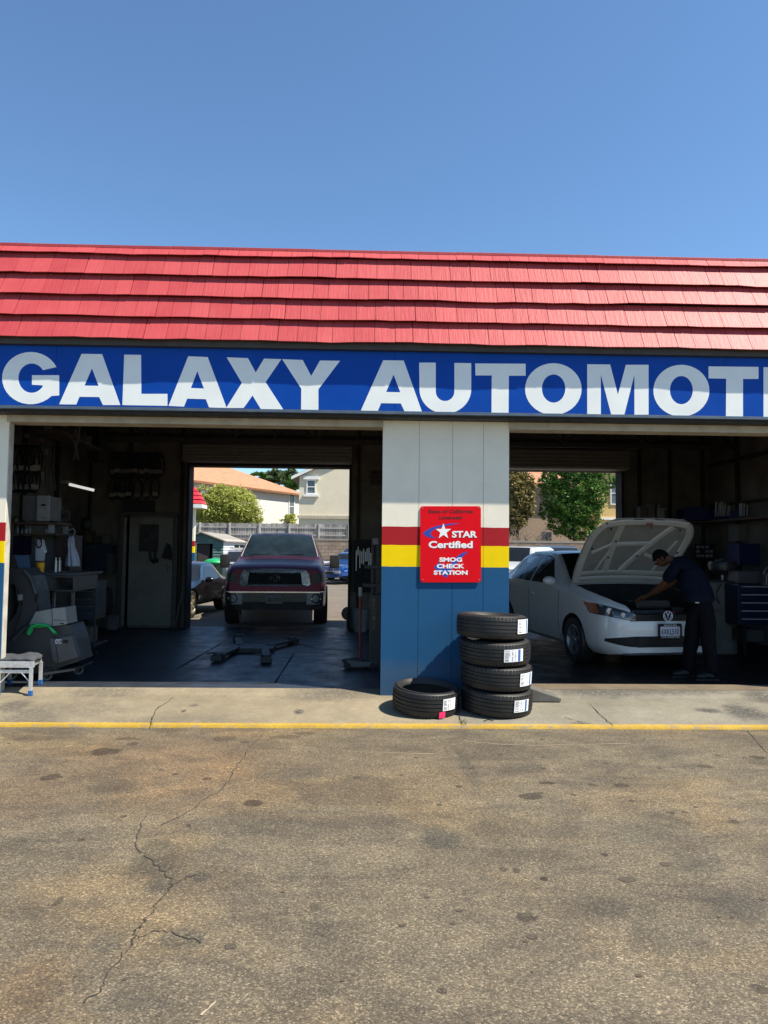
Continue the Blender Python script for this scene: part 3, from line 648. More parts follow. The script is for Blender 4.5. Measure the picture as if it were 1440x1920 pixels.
class Car:
    """local frame: x across, y from nose to tail, z up.  rows: y, zbottom, w_low, w_mid, z_mid, w_belt, z_belt, w_top, z_top, crown"""
    def __init__(s, rows): s.ys = [r[0] for r in rows]; s.c = list(zip(*[r[1:] for r in rows]))
    def p(s, y): return [pchip(s.ys, col, y) for col in s.c]
    def sec(s, y):
        zb, wl, wm, zm, wb, zt0, wt, zt, cr = s.p(y)
        return [(0, zb), (wl*.9, zb), (wl, zb+.07), (wl+(wm-wl)*.75, zb+(zm-zb)*.5), (wm, zm), (wm+(wb-wm)*.35, zm+(zt0-zm)*.55), (wb, zt0), (wb+(wt-wb)*.5, zt0+(zt-zt0)*.5), (wt, zt), (wt*.93, zt+cr*.35), (wt*.6, zt+cr*.8), (0, zt+cr)]
    def W(s, y, z):
        q = s.sec(y)[2:9]
        if z <= q[0][1]: return q[0][0]
        for a, b_ in zip(q, q[1:]):
            if z <= b_[1] and b_[1] > a[1]: return a[0]+(b_[0]-a[0])*(z-a[1])/(b_[1]-a[1])
        return q[-1][0]
    def front(s, x, z, ymax=1.2):
        lo, hi = s.ys[0], s.ys[0]+ymax
        if s.W(lo, z) >= abs(x): return lo
        for _ in range(26):
            mid = (lo+hi)/2
            if s.W(mid, z) < abs(x): lo = mid
            else: hi = mid
        return lo
    def top(s, y, x):
        q = s.sec(y)[8:]
        ax = abs(x)
        for a, b_ in zip(q, q[1:]):
            if ax <= a[0] and ax >= b_[0]: return b_[1]+(a[1]-b_[1])*((ax-b_[0])/(max(1e-6, a[0]-b_[0])))
        return q[0][1]
    def body(s, n=70):
        b = MB(); y0, y1 = s.ys[0], s.ys[-1]; Y = sorted(set([y0+(y1-y0)*i/n for i in range(n+1)]+s.ys)); vs = []; K = 12
        for y in Y:
            q = s.sec(y); ring = [(x, y, z) for x, z in q]+[(-x, y, z) for x, z in reversed(q[1:-1])]; vs += ring
        M = len(ring); fs = [(i*M+k, i*M+(k+1) % M, (i+1)*M+(k+1) % M, (i+1)*M+k) for i in range(len(Y)-1) for k in range(M)]
        fs += [list(range(M))[::-1], list(range((len(Y)-1)*M, len(Y)*M))]
        return b.add(vs, fs)
    def band(s, b, x0, x1, zb, zt, off=.006, n=14, m=3, th=.012):   # panel that follows the nose
        zb = zb if callable(zb) else (lambda x, c=zb: c); zt = zt if callable(zt) else (lambda x, c=zt: c)
        def fn(u, v):
            x = x0+(x1-x0)*u; z = zb(x)+(zt(x)-zb(x))*v; return (x, s.front(x, z)-off, z), (0, -1, 0)
        return b.shell(fn, n, m, th)
    def side(s, b, poly, sg, off=.005, th=.008, flat=True):   # poly in (y,z) on the flank
        vs = [(sg*(s.W(y, z)+off), y, z) for y, z in poly]; n = len(vs)
        vs += [(sg*(s.W(y, z)+off-th), y, z) for y, z in poly]
        return b.add(vs, [list(range(n)), list(range(n, 2*n))[::-1]]+[(i, (i+1) % n, n+(i+1) % n, n+i) for i in range(n)])
    def screen(s, b, y0, y1, f0, f1, off=.005, nu=8, nv=10):    # windscreen/rear glass on the top surface
        def fn(u, v):
            y = y0+(y1-y0)*u; wt = s.p(y)[6]*(f0+(f1-f0)*u); x = -wt+2*wt*v; q = s.sec(y)
            return (x, y, s.top(y, x)+off), (0, 0, 1)
        return b.shell(fn, nu, nv, .01)
def cut(obj, cutters):
    for mb, mt_ in cutters:
        co = mb.build('cutter', mt_, fix=True); co.parent = obj.parent
        md = obj.modifiers.new('b', 'BOOLEAN'); md.operation = 'DIFFERENCE'; md.object = co; md.solver = 'EXACT'
        try: md.material_mode = 'TRANSFER'
        except Exception: pass
        dg = bpy.context.evaluated_depsgraph_get(); me = bpy.data.meshes.new_from_object(obj.evaluated_get(dg)); obj.modifiers.clear()
        old = obj.data; obj.data = me; bpy.data.meshes.remove(old); bpy.data.objects.remove(co)
    obj.data.shade_smooth(); obj.data.set_sharp_from_angle(angle=R_(32)); obj.data.name = obj.name
ARCH = mat('wheel_well', (.006, .006, .006), .9)
def wheel(T, x, y, r, wd, sg, rim, spokes=5, rimr=.68, steer=0, style='spoke'):
    M = Matrix.Translation((x, y, r)) @ Matrix.Rotation(steer, 4, 'Z') @ Matrix.Rotation(sg*math.pi/2, 4, 'Y')
    rr = r*rimr; b = MB()
    b.lathe([(rr, -wd/2), (r*.95, -wd/2), (r, -wd*.36), (r*1.002, 0), (r, wd*.36), (r*.95, wd/2), (rr+.012, wd/2+.004), (rr, wd/2-.01)], M, 40, True)
    w_ = b.build('wheel', TYRE, T, world=False, smooth=True)
    b = MB(); b.lathe([(rr, wd/2-.004), (rr-.015, wd/2-.002), (rr-.028, wd/2-.03), (rr-.03, -wd/2)], M, 32)
    if style == 'spoke':
        for i in range(spokes):
            a = 2*math.pi*i/spokes; ca, sa = math.cos(a), math.sin(a); vs = []
            for rad, hw, z in ((.03, .026, wd/2-.022), (rr-.02, .017*5/spokes+.012, wd/2-.012)):
                for q in (-hw, hw):
                    for zz_ in (z, z-.03): vs.append((rad*ca-q*sa, rad*sa+q*ca, zz_))
            b.add([M @ Vector(v) for v in vs], [(0, 2, 6, 4), (1, 5, 7, 3), (0, 4, 5, 1), (2, 3, 7, 6), (4, 6, 7, 5)])
        b.lathe([(.0, wd/2-.012), (.045, wd/2-.014), (.055, wd/2-.05)], M, 16)
    else:
        b.lathe([(0, wd/2-.02), (.06, wd/2-.02), (.075, wd/2-.07), (rr-.05, wd/2-.06), (rr-.03, wd/2-.03)], M, 32)
    b.build('rim', rim, w_, world=False, smooth=True)
    b = MB(); b.lathe([(0, -.02), (rr-.035, -.02)], M, 24); b.build('brake', mat('brake_iron', (.03, .028, .027), .6, .4), w_, world=False)
    return w_
def arch(b, x, y, r, sg, wd=.34): b.cyl((sg*(x-wd), y, r*.98), (sg*(x+.4), y, r*.98), r*1.17, n=40); return b
def plate(T, s, w_, h, p, rot, ink, face, frame=None, txt_top=None, txt_bot=None, world=False, name='number_plate'):
    """number plate centred at p in T's frame; rot about z"""
    M = Matrix.Translation(p) @ Matrix.Rotation(rot, 4, 'Z'); f = lambda u, v, t_: M @ Vector((u, -t_, v))
    b = MB(); slab(b, shape2d([rrect(-w_/2, -h/2, w_/2, h/2, .012, 3)]), f, .004, 0); o = b.build(name, face, T, world=world)
    b = MB(); fit_text(b, s, -w_*.40, w_*.40, -h*.30, h*.18, f, .0052, .004, .012); b.build('plate_number', ink, o, world=world)
    if frame:
        b = MB(); slab(b, shape2d([rrect(-w_/2-.012, -h/2-.018, w_/2+.012, h/2+.018, .02, 3), rrect(-w_/2+.012, -h/2+.014, w_/2-.012, h/2-.018, .01, 3)]), f, .010, -.004)
        b.build('plate_frame', frame, o, world=world)
        b = MB()
        if txt_top: fit_text(b, txt_top, -w_*.30, w_*.30, h/2-.014, h/2+.010, f, .0112, .0098, .02)
        if txt_bot: fit_text(b, txt_bot, -w_*.42, w_*.42, -h/2-.012, -h/2+.010, f, .0112, .0098, .02)
        b.build('frame_text', mat('frame_print', (.6, .6, .6), .5), o, world=world)
    return o
def emblem_ring(b, c, rx, rz, r, off=0): b.tube([(c[0]+rx*math.cos(2*math.pi*i/28), c[1]+off, c[2]+rz*math.sin(2*math.pi*i/28)) for i in range(28)], r, 6, True)
def car_paint(name, col, rough=.22, metal=.0, coat=.8): return mat(name, col, rough, metal, var=.04, vs=3, coat=coat)

# ---- white saloon with its bonnet up
CW = car_paint('white_car_paint', (.62, .61, .59), .3)
jt = thing('sedan', 'white sedan in the right bay with its hood propped open', 'car', (3.925, 1.38, 0), R_(8.5))
J = Car([ #  y    zb   wl   wm   zm   wb   zbelt wt   ztop crown
 (0.00, .25, .50, .56, .50, .52, .72, .44, .775, .01),
 (0.05, .23, .62, .66, .50, .62, .74, .53, .80, .02),
 (0.14, .22, .72, .76, .50, .715, .79, .63, .83, .02),
 (0.28, .20, .79, .835, .50, .79, .84, .72, .885, .03),
 (0.50, .19, .82, .868, .50, .835, .885, .76, .94, .03),
 (0.95, .19, .83, .885, .52, .86, .95, .765, 1.01, .03),
 (1.25, .19, .83, .888, .55, .865, .98, .745, 1.06, .03),
 (1.45, .19, .83, .888, .60, .872, 1.00, .715, 1.14, .03),
 (1.75, .19, .83, .888, .62, .875, 1.01, .655, 1.34, .03),
 (2.05, .19, .83, .888, .62, .875, 1.02, .595, 1.49, .035),
 (2.40, .19, .83, .888, .62, .875, 1.03, .575, 1.525, .035),
 (2.90, .19, .83, .888, .62, .875, 1.04, .57, 1.525, .035),
 (3.30, .19, .83, .888, .62, .87, 1.05, .575, 1.475, .035),
 (3.60, .20, .82, .885, .62, .86, 1.055, .61, 1.35, .03),
 (3.90, .21, .81, .875, .62, .84, 1.06, .66, 1.18, .03),
 (4.20, .24, .79, .855, .62, .81, 1.05, .66, 1.12, .025),
 (4.50, .30, .74, .80, .60, .76, 1.02, .62, 1.10, .02),
 (4.62, .34, .66, .72, .60, .68, .99, .56, 1.06, .01)])
body = J.body(90).build('body', CW, jt, world=False)
cs = []
for yw in (.92, 3.55):
    for sg in (-1, 1): cs.append((arch(MB(), .80, yw, .318, sg), ARCH))
hood_out = [(-.50, .13), (-.62, .26), (-.70, .50), (-.725, .9), (-.715, 1.20), (.715, 1.20), (.725, .9), (.70, .50), (.62, .26), (.50, .13)]
cs.append((MB().prism([(x*.97, y) for x, y in hood_out], lambda u, v, w_: (u, v, w_), .42, 1.3), ARCH))
cs.append((MB().bb(-.50, .50, -.2, .2, .735, 1.2), BLACK))
cut(body, cs)
b = MB()
J.band(b, -.52, .52, .655, lambda x: .735, .008); b.build('upper_grille', BLACK, jt, world=False)
b = MB()
for z in (.672, .695, .718):
    J.band(b, -.51, .51, z-.002, z+.002, .012, m=1)
b.build('grille_slat', BLACK, jt, world=False)
b = MB(); J.band(b, -.42, .42, .32, lambda x: .46, .006); b.build('lower_grille', BLACK, jt, world=False)
b = MB()
for z in (.345, .375, .405, .435): J.band(b, -.41, .41, z-.004, z+.004, .014, m=1)
b.build('lower_slat', BLACK, jt, world=False)
for sg in (-1, 1):
    b = MB(); J.band(b, sg*.41, sg*.78, lambda x: .325+.06*((abs(x)-.41)/.37)**2, lambda x: .46-.04*((abs(x)-.41)/.37)**2, .006); b.build('fog_lamp_recess', mat('recess', (.012, .014, .015), .6, spec=.2), jt, world=False)
    b = MB(); J.band(b, sg*.44, sg*.850, lambda x: .650+.065*((abs(x)-.44)/.36), lambda x: .735+.135*((abs(x)-.44)/.41)**.8, .010, 18, 4); hl = b.build('headlight', mat('headlight_glass', (.05, .06, .07), .12, .2, coat=.6), jt, world=False, smooth=True)
    for x_, z_, r_ in ((.60, .735, .034), (.73, .775, .046)):
        y_ = J.front(x_, z_); MB().cyl((sg*x_, y_+.01, z_), (sg*x_, y_-.020, z_), r_, r_*.85, 20).build('lamp', LENS, hl, world=False, smooth=True)
    b = MB(); J.band(b, sg*.812, sg*.852, .732, .862, .018, 6, 3); b.build('turn_signal', AMBER, hl, world=False)
    b = MB(); J.band(b, sg*.455, sg*.70, lambda x: .665+.065*((abs(x)-.44)/.36), lambda x: .671+.065*((abs(x)-.44)/.36), .017, 10, 1); b.build('chrome_strip', STEEL, hl, world=False)
b = MB(); J.band(b, -.60, .60, .225, .245, .02); b.build('chin_lip', DGREY, jt, world=False)
# emblem
b = MB(); ye = J.front(0, .70)-.022; cz = .722; emblem_ring(b, (0, ye, cz), .062, .062, .006)
for pts in ([(-.026, .052), (-.001, .004), (.001, .004), (.026, .052)], [(-.052, .018), (-.024, -.050), (0, -.004), (.024, -.050), (.052, .018)]):
    b.tube([(x, ye, cz+z) for x, z in pts], .0055, 6)
em = b.build('emblem', mat('emblem_silver', (.75, .76, .8), .4, .3), jt, world=False)
b = MB(); b.cyl((0, ye+.02, cz), (0, ye+.004, cz), .062, n=28); b.build('emblem_disc', BLACK, em, world=False)
plate(jt, '6XKL510', .305, .152, (0.02, J.front(0, .5)-.03, .53), 0, mat('plate_ink', (.01, .015, .06), .5), mat('plate_face', (.62, .65, .72), .5, var=.08, vs=20), BLACK, '949-919-3901', 'AUTO CONNECTIONS')

for sg in (-1, 1):
    b = MB(); wy = [(1.62, 1.045), (2.08, 1.425), (2.30, 1.475), (2.52, 1.485), (2.50, 1.06)]; J.side(b, wy, sg); b.build('front_window', GLASS, jt, world=False)
    b = MB(); J.side(b, [(2.56, 1.06), (2.58, 1.485), (2.95, 1.48), (3.30, 1.42), (3.36, 1.08)], sg); b.build('rear_window', GLASS, jt, world=False)
    b = MB(); J.side(b, [(3.40, 1.08), (3.35, 1.405), (3.55, 1.33), (3.78, 1.11)], sg); b.build('quarter_window', GLASS, jt, world=False)
    for y in (1.38, 2.53, 3.42):
        b = MB(); pts = [(y+(.0 if z < .9 else 0), z) for z in (.30, .42, .54, .66, .80, .96)]
        b.tube([(sg*(J.W(yy, z)+.002), yy, z) for yy, z in pts], .0035, 4)
        b.build('door_gap', BLACK, jt, world=False)
    for y in (2.38, 3.22): MB().box((sg*(J.W(y, .87)+.014), y, .87), (.022, .16, .028), .01).build('door_handle', CW, jt, world=False)
    b = MB(); b.sph((sg*(J.W(1.62, 1.05)+.09), 1.60, 1.10), (.105, .055, .068), 16); b.box((sg*(J.W(1.62, 1.03)+.02), 1.62, 1.05), (.08, .05, .025), .008); mr_ = b.build('mirror', CW, jt, world=False, smooth=True)
    wheel(jt, sg*.775, .92, .316, .205, sg, STEEL, 5, .66); wheel(jt, sg*.775, 3.55, .316, .205, sg, STEEL, 5, .66)
b = MB(); J.screen(b, 1.34, 2.02, .93, .93); b.build('windshield', GLASS, jt, world=False, smooth=True)
b = MB(); J.screen(b, 3.34, 3.86, .9, .9); b.build('rear_screen', GLASS, jt, world=False, smooth=True)
# bonnet, hinged at the cowl and raised
th = R_(50); hy, hz = 1.24, 1.065
def hp(x, s, o):   # s = distance from hinge towards the front edge, o = outward (skin side)
    x += .06*s; return (x, hy - s*math.cos(th) + o*math.sin(th), hz + s*math.sin(th) + o*math.cos(th))
def hw(s):  # half width along the hood
    return pchip([0, .34, .81, 1.02, 1.13, 1.20], [.75, .79, .80, .74, .64, .50], s)
def hc(x, s): return .045*(1-(x/.75)**2)+.05*(1-abs(2*s/1.20-1)**2)
b = MB()
def hs(u, v):
    s = 1.20*u; x = hw(s)*(2*v-1); return hp(x, s, hc(x, s)), (0, math.sin(th), math.cos(th))
b.shell(hs, 16, 18, .008)
for k in range(1, 2*16*18, 2): b.m[k] = 1
hood = b.build('hood', [CW, mat('hood_inside', (.24, .23, .205), .6, var=.08, vs=8, dirt=.2)], jt, world=False, smooth=True)
b = MB()     # pressed inner frame
def rib(p0, p1, w_=.04, t_=.028):
    N_ = 8; pts = []
    for i in range(N_+1):
        x = p0[0]+(p1[0]-p0[0])*i/N_; s = p0[1]+(p1[1]-p0[1])*i/N_; pts.append((x, s))
    d = Vector((p1[0]-p0[0], p1[1]-p0[1])).normalized(); nx, ns = -d.y*w_, d.x*w_
    vs = []
    for x, s in pts:
        for k, o in ((-1, -.006), (-.6, -t_), (.6, -t_), (1, -.006)): vs.append(hp(x+nx*k, s+ns*k, hc(x, s)-.004+o))
    b.add(vs, [(i*4+k, (i+1)*4+k, (i+1)*4+k+1, i*4+k+1) for i in range(N_) for k in range(3)])
per = [(hw(s)-.072, s) for s in [.05+.055*i for i in range(20)]]+[(.44-.08*i, 1.12+.012*(1-abs(i-5.5)/5.5)) for i in range(12)]+[(-(hw(s)-.072), s) for s in [1.095-.055*i for i in range(20)]]
for a, c_ in zip(per, per[1:]): rib(a, c_, .055)
rib((-.68, .07), (.68, .07), .07); rib((-.66, .18), (.66, .18), .05, .02)
rib((-.28, .2), (-.36, 1.08), .05); rib((-.05, .22), (.42, 1.06), .05)
rib((-.32, .70), (.26, .72), .035); rib((-.62, .55), (-.33, .72), .025, .018); rib((.20, .52), (.64, .36), .03, .02); rib((-.45, .2), (-.33, .62), .02, .014); rib((.45, .2), (.60, .8), .025, .018)
b.build('inner_frame', mat('primer_white', (.44, .42, .37), .5, var=.06, dirt=.12), hood, world=False, smooth=True)
b = MB()
for x, s in ((-.52, 1.02), (.52, 1.02), (-.66, .66), (.67, .60), (-.34, .48), (-.34, .78), (.1, .5)):
    p = Vector(hp(x, s, hc(x, s)-.034)); q = Vector(hp(x, s, hc(x, s)-.044)); b.cyl(p, q, .014, n=10)
b.tube([hp(x, 1.175-.1*(abs(x)/.5)**3, hc(x, 1.12)-.012) for x in [-.5+.07*i for i in range(7)]], .012, 6); b.tube([hp(x, 1.175-.1*(abs(x)/.5)**3, hc(x, 1.12)-.012) for x in [.08+.07*i for i in range(7)]], .012, 6)
b.build('rubber_plug', BLACK, hood, world=False)
b = MB(); p = hp(.02, 1.12, hc(0, 1.12)-.03); b.box(p, (.09, .02, .05), .006); b.box((p[0]+.03, p[1], p[2]-.05), (.02, .02, .06), .004); b.build('latch', mat('latch_red', (.22, .05, .04), .6), hood, world=False)
# engine bay contents
b = MB(); b.box((.02, .62, .66), (.62, .48, .22), .05); b.box((0, .62, .82), (.40, .30, .10), .03); b.box((.02, .42, .84), (.5, .14, .10), .03); b.box((-.3, .95, .72), (.3, .2, .16), .03)
for x in (-.15, -.05, .05, .15): b.tube([(x, .42, .72), (x, .55, .80), (x, .80, .80)], .02, 6)
b.box((0, .15, .70), (1.0, .10, .06), .02); b.build('engine', mat('engine_black', (.02, .02, .022), .45, bmp=.3), jt, world=False)
b = MB(); b.box((-.55, .36, .76), (.14, .20, .12), .04); b.cyl((-.55, .36, .82), (-.55, .36, .85), .03, n=12); b.build('coolant_tank', LGREY, jt, world=False)
b = MB(); b.box((.36, .44, .73), (.18, .24, .14), .015); b.build('battery', BLACK, jt, world=False)
b = MB(); b.box((.16, .22, .735), (.14, .06, .05), .01); b.build('red_cap', mat('cap_red', (.25, .01, .02), .5), jt, world=False)
b = MB(); b.tube([(.69, .35, .80), (.62, .6, 1.1), (.56, .98, 1.50)], .006, 6); b.build('prop_rod', STEEL, jt, world=False)

# ---- maroon pickup behind the left bay
MAR = car_paint('maroon_paint', (.090, .014, .032), .36, .72, .08)
tk = thing('pickup_truck', 'maroon pickup truck with chrome grille parked behind the left bay', 'pickup truck', (-1.745, 6.22, -.02), R_(4))
K = Car([
 (0.00, .40, .84, .88, .75, .87, 1.03, .80, 1.13, .02),
 (0.06, .38, .93, .96, .75, .935, 1.07, .85, 1.17, .03),
 (0.20, .36, .97, .99, .78, .96, 1.12, .88, 1.21, .04),
 (0.50, .36, .99, 1.00, .80, .97, 1.16, .88, 1.24, .05),
 (1.00, .36, 1.0, 1.01, .85, .975, 1.18, .88, 1.27, .055),
 (1.55, .36, 1.0, 1.01, .85, .98, 1.20, .87, 1.31, .055),
 (1.75, .36, 1.0, 1.01, .85, .98, 1.22, .86, 1.38, .05),
 (2.10, .36, 1.0, 1.01, .85, .98, 1.23, .79, 1.63, .045),
 (2.45, .36, 1.0, 1.01, .85, .98, 1.24, .72, 1.84, .04),
 (2.75, .36, 1.0, 1.01, .85, .98, 1.24, .70, 1.88, .04),
 (3.90, .36, 1.0, 1.01, .85, .98, 1.25, .70, 1.88, .04),
 (4.10, .36, 1.0, 1.01, .85, .98, 1.25, .78, 1.60, .03),
 (4.25, .40, 1.0, 1.01, .85, .98, 1.20, .95, 1.25, .01),
 (5.80, .50, 1.0, 1.01, .85, .98, 1.20, .95, 1.25, .01)])
body = K.body(70).build('body', MAR, tk, world=False)
cs = []
for yw in (.98, 4.70):
    for sg in (-1, 1): cs.append((arch(MB(), .93, yw, .405, sg), ARCH))
cut(body, cs)
b = MB(); K.band(b, -.56, .56, lambda x: .865, lambda x: 1.10, .02); b.build('grille', mat('grille_dark', (.004, .004, .004), .8), tk, world=False)
b = MB()
for z in (.90, .94, .98, 1.02, 1.06): K.band(b, -.47, .47, z-.004, z+.004, .03, m=1)
b.build('grille_bar', BLACK, tk, world=False)
b = MB(); K0 = K.front(0, .9); out_ = [(-.655, 1.06), (-.60, 1.135), (-.45, 1.155), (0, 1.165), (.45, 1.155), (.60, 1.135), (.655, 1.06), (.69, .87), (.64, .825), (0, .82), (-.64, .825), (-.69, .87)]; inn = [(-.50, 1.085), (0, 1.09), (.50, 1.085), (.53, .865), (0, .86), (-.53, .865)]
slab(b, shape2d([out_, inn]), lambda u, v, w_: (u, K0-.035-w_+.10*(u/.69)**4*.5, v), .025, -.07)
b.build('grille_surround', mat('truck_chrome', (.42, .45, .49), .3, .75), tk, world=False)
b = MB(); b.tube([(x, K0-.045, 1.065) for x in (-.36, -.1, .1, .36)], .007, 6); b.build('grille_trim', STEEL, tk, world=False)
b = MB(); ye = K0-.055; emblem_ring(b, (0, ye, .985), .095, .065, .009); emblem_ring(b, (0, ye, .985), .034, .060, .008); emblem_ring(b, (0, ye, 1.012), .078, .030, .008)
b.build('emblem', mat('soft_chrome', (.55, .57, .60), .28, .9), tk, world=False)
for sg in (-1, 1):
    b = MB(); K.band(b, sg*.71, sg*.975, lambda x: .87+.05*(abs(x)-.71)/.28, lambda x: 1.07, .012, 12, 4); b.build('headlight', mat('smoked_lens', (.06, .062, .052), .35, spec=.3), tk, world=False, smooth=True)
    b = MB(); K.band(b, sg*.62, sg*.99, .47, .71, .085, 8, 3, .05); eb = b.build('bumper_end', mat('bumper_chrome', (.10, .11, .13), .3, .8), tk, world=False, smooth=True)
    b = MB(); emblem_ring(b, (sg*.80, K.front(.8, .6)-.10, .59), .085, .085, .012); b.build('fog_lamp', CHROME, eb, world=False, smooth=True)
    b = MB(); b.box((sg*1.21, 1.93, 1.27), (.22, .09, .30), .05); b.box((sg*1.06, 1.95, 1.19), (.22, .04, .035), .01); b.box((sg*1.06, 1.95, 1.30), (.18, .03, .02), .01); b.build('mirror', mat('mirror_black', (.03, .031, .033), .35), tk, world=False, smooth=True)
    b = MB(); K.side(b, [(1.90, 1.27), (2.35, 1.72), (2.62, 1.80), (2.80, 1.81), (2.80, 1.28)], sg); K.side(b, [(2.88, 1.28), (2.88, 1.81), (3.8, 1.80), (3.85, 1.29)], sg); b.build('side_window', GLASS, tk, world=False)
    for yw in (.98, 4.70): wheel(tk, sg*.90, yw, .40, .28, sg, STEEL, 5, .6)
b = MB(); K.band(b, -.62, .62, .52, .70, .09, 12, 3, .05); b.build('bumper', mat('bumper_dark', (.02, .02, .022), .3), tk, world=False, smooth=True)
b = MB(); K.band(b, -.99, .99, .70, .722, .10, 16, 1, .07); b.build('bumper_rail', CHROME, tk, world=False)
b = MB(); K.band(b, -.90, .90, .36, .52, .04, 12, 2, .05); b.build('air_dam', BLACK, tk, world=False)
plate(tk, '8B17009', .32, .165, (0, -.125, .575), 0, mat('plate_ink2', (.01, .01, .012), .6), mat('plate_dim', (.16, .16, .16), .6, var=.1, vs=30), None)
b = MB(); K.screen(b, 1.68, 2.46, .93, .95); ws = b.build('windshield', mat('windshield_glass', (.012, .020, .025), .1, var=.5, vs=2, spec=.22), tk, world=False, smooth=True)
b = MB()
for sg in (-1, 1):
    pts = []
    for i in range(8):
        y = 1.70+.75*i/7; pts.append((sg*K.p(y)[6]*.965, y, K.top(y, K.p(y)[6]*.965)+.006))
    b.tube(pts, .010, 5)
b.build('windshield_trim', mat('trim_light', (.30, .30, .28), .4), tk, world=False)
b = MB()
for x in (-.38, .28): b.tube([(x-.3, 1.72, K.top(1.72, x)+.012), (x+.05, 1.73, K.top(1.73, x)+.014), (x+.25, 1.75, K.top(1.75, x)+.018)], .008, 5)
b.build('wiper', BLACK, tk, world=False)

def bgcar(name, label, cat, loc, rz, Lg, Wd, H, paint, style='suv', group=None, rim=STEEL, lamp='head'):
    T = thing(name, label, cat, loc, rz, group); w2 = Wd/2; k = H/1.7
    if style == 'suv': tp = [(0, .62, .80), (.12, .72, .88), (.9, .78, 1.0), (1.15, .78, 1.08), (1.75, .70, 1.60), (2.2, .67, 1.68), (Lg-.55, .66, 1.66), (Lg-.12, .70, 1.05), (Lg, .70, .98)]
    elif style == 'coupe': tp = [(0, .62, .74), (.14, .74, .82), (1.1, .80, 1.02), (1.35, .80, 1.10), (2.05, .62, 1.62), (2.4, .60, 1.69), (2.75, .60, 1.66), (Lg-.65, .70, 1.16), (Lg-.1, .76, 1.10), (Lg, .74, 1.02)]
    else: tp = [(0, .66, .90), (.10, .78, .98), (1.35, .80, 1.10), (1.6, .80, 1.14), (2.1, .68, 1.60), (2.4, .66, 1.69), (3.2, .66, 1.66), (3.9, .74, 1.16), (Lg-.1, .78, 1.08), (Lg, .76, 1.00)]
    rows = []
    for y, wt, zt in tp:
        e = min(1, .80+min(y, Lg-y)*1.1); zt *= k; zb_ = min(zt-.03, (1.0 if style == 'suv' else 1.08)*k)
        rows.append((y, .24 if .2 < y < Lg-.2 else .32, w2*.93*e, w2*e, .55*k, w2*.965*e, zb_, min(wt/.8*w2*.92, w2*.93*e), zt, .02))
    Q = Car(rows); body = Q.body(36).build('body', paint, T, world=False); wr = .33 if style != 'coupe' else .305; cs = []
    yw = (.85, Lg-.95)
    for y in yw:
        for sg in (-1, 1): cs.append((arch(MB(), w2*.9, y, wr, sg, .3), ARCH))
    cut(body, cs)
    yg0, yg1 = (1.25, 1.70) if style == 'suv' else (1.42, 2.0) if style == 'coupe' else (1.66, 2.08)
    b = MB(); Q.screen(b, yg0, yg1, .93, .93); b.build('windshield', GLASS, T, world=False, smooth=True)
    b = MB()
    if style == 'suv': Q.screen(b, Lg-.50, Lg-.16, .9, .92)
    else: Q.screen(b, 2.85 if style == 'coupe' else 3.3, Lg-.75 if style == 'coupe' else 3.85, .85, .9)
    b.build('rear_screen', GLASS, T, world=False, smooth=True)
    zb1 = (1.04 if style == 'suv' else 1.12)*k; zt1 = 1.55*k
    for sg in (-1, 1):
        if style == 'suv': ws_ = [[(1.45, zb1), (1.80, zt1), (2.25, zt1), (2.25, zb1)], [(2.35, zb1), (2.35, zt1), (3.1, zt1), (3.15, zb1)], [(3.25, zb1), (3.2, zt1), (Lg-.62, zt1*.99), (Lg-.42, zb1)]]
        elif style == 'coupe': ws_ = [[(1.62, zb1), (2.12, zt1), (2.60, zt1), (2.85, zb1)], [(2.95, zb1), (2.72, zt1*.99), (Lg-1.1, zb1+.08)]]
        else: ws_ = [[(1.80, zb1), (2.14, zt1), (2.62, zt1), (2.62, zb1)], [(2.72, zb1), (2.72, zt1), (3.2, zt1*.98), (3.5, zb1)]]
        for p_ in ws_: b = MB(); Q.side(b, p_, sg); b.build('window', GLASS, T, world=False)
        for y in yw: wheel(T, sg*(w2-.12), y, wr, .21, sg, rim, 6, .68)
        b = MB(); Q.band(b, sg*w2*.52, sg*w2*.86, .60*k, .74*k, .012, 5, 2); b.build('headlight', LENS, T, world=False)
        yy = Lg-.10; b = MB(); zr0, zr1 = (.88*k, 1.12*k) if style == 'suv' else (.74*k, .90*k)
        b.bb(sg*(w2*.62), sg*(w2*.955), Lg-.30, Lg+.015, zr0, zr1, .02); b.build('tail_light', mat('tail_red', (.45, .01, .015), .2, coat=1), T, world=False)
        b = MB(); b.sph((sg*(w2+.06), yg0+.28, zb1+.02), (.10, .05, .07), 10); b.build('mirror', paint, T, world=False, smooth=True)
    b = MB(); Q.band(b, -w2*.48, w2*.48, .56*k, .70*k, .010, 6, 2); b.build('grille', BLACK, T, world=False)
    b = MB(); b.bb(-w2*.8, w2*.8, Lg-.02, Lg+.05, .42, .60, .02); b.build('rear_bumper', paint, T, world=False)
    return T, Q
bgcar('coupe', 'black wedge-nosed sports coupe with mesh wheels, left of the maroon pickup', 'car', (-4.72, 7.35, -.02), R_(-6), 4.15, 1.74, 1.21, car_paint('black_car_paint', (.006, .007, .008), .15), 'coupe', rim=mat('gold_rim', (.32, .28, .2), .35, .6))
ct, CQ = bgcar('classic_coupe', 'dark blue classic coupe with chrome grille at the back of the lot', 'car', (P(612, 1070, 23).x-.1, 23.4, -.02), R_(-33), 5.0, 1.92, 1.40, car_paint('blue_car_paint', (.006, .045, .20), .15), 'classic', rim=CHROME)
b = MB()
for z in (.58, .80): CQ.band(b, -.93, .93, z-.012, z+.012, .03, 12, 1)
for x in (-.90, -.5, .5, .90): CQ.band(b, x-.012, x+.012, .58, .80, .03, 1, 1)
b.build('chrome_trim', CHROME, ct, world=False)
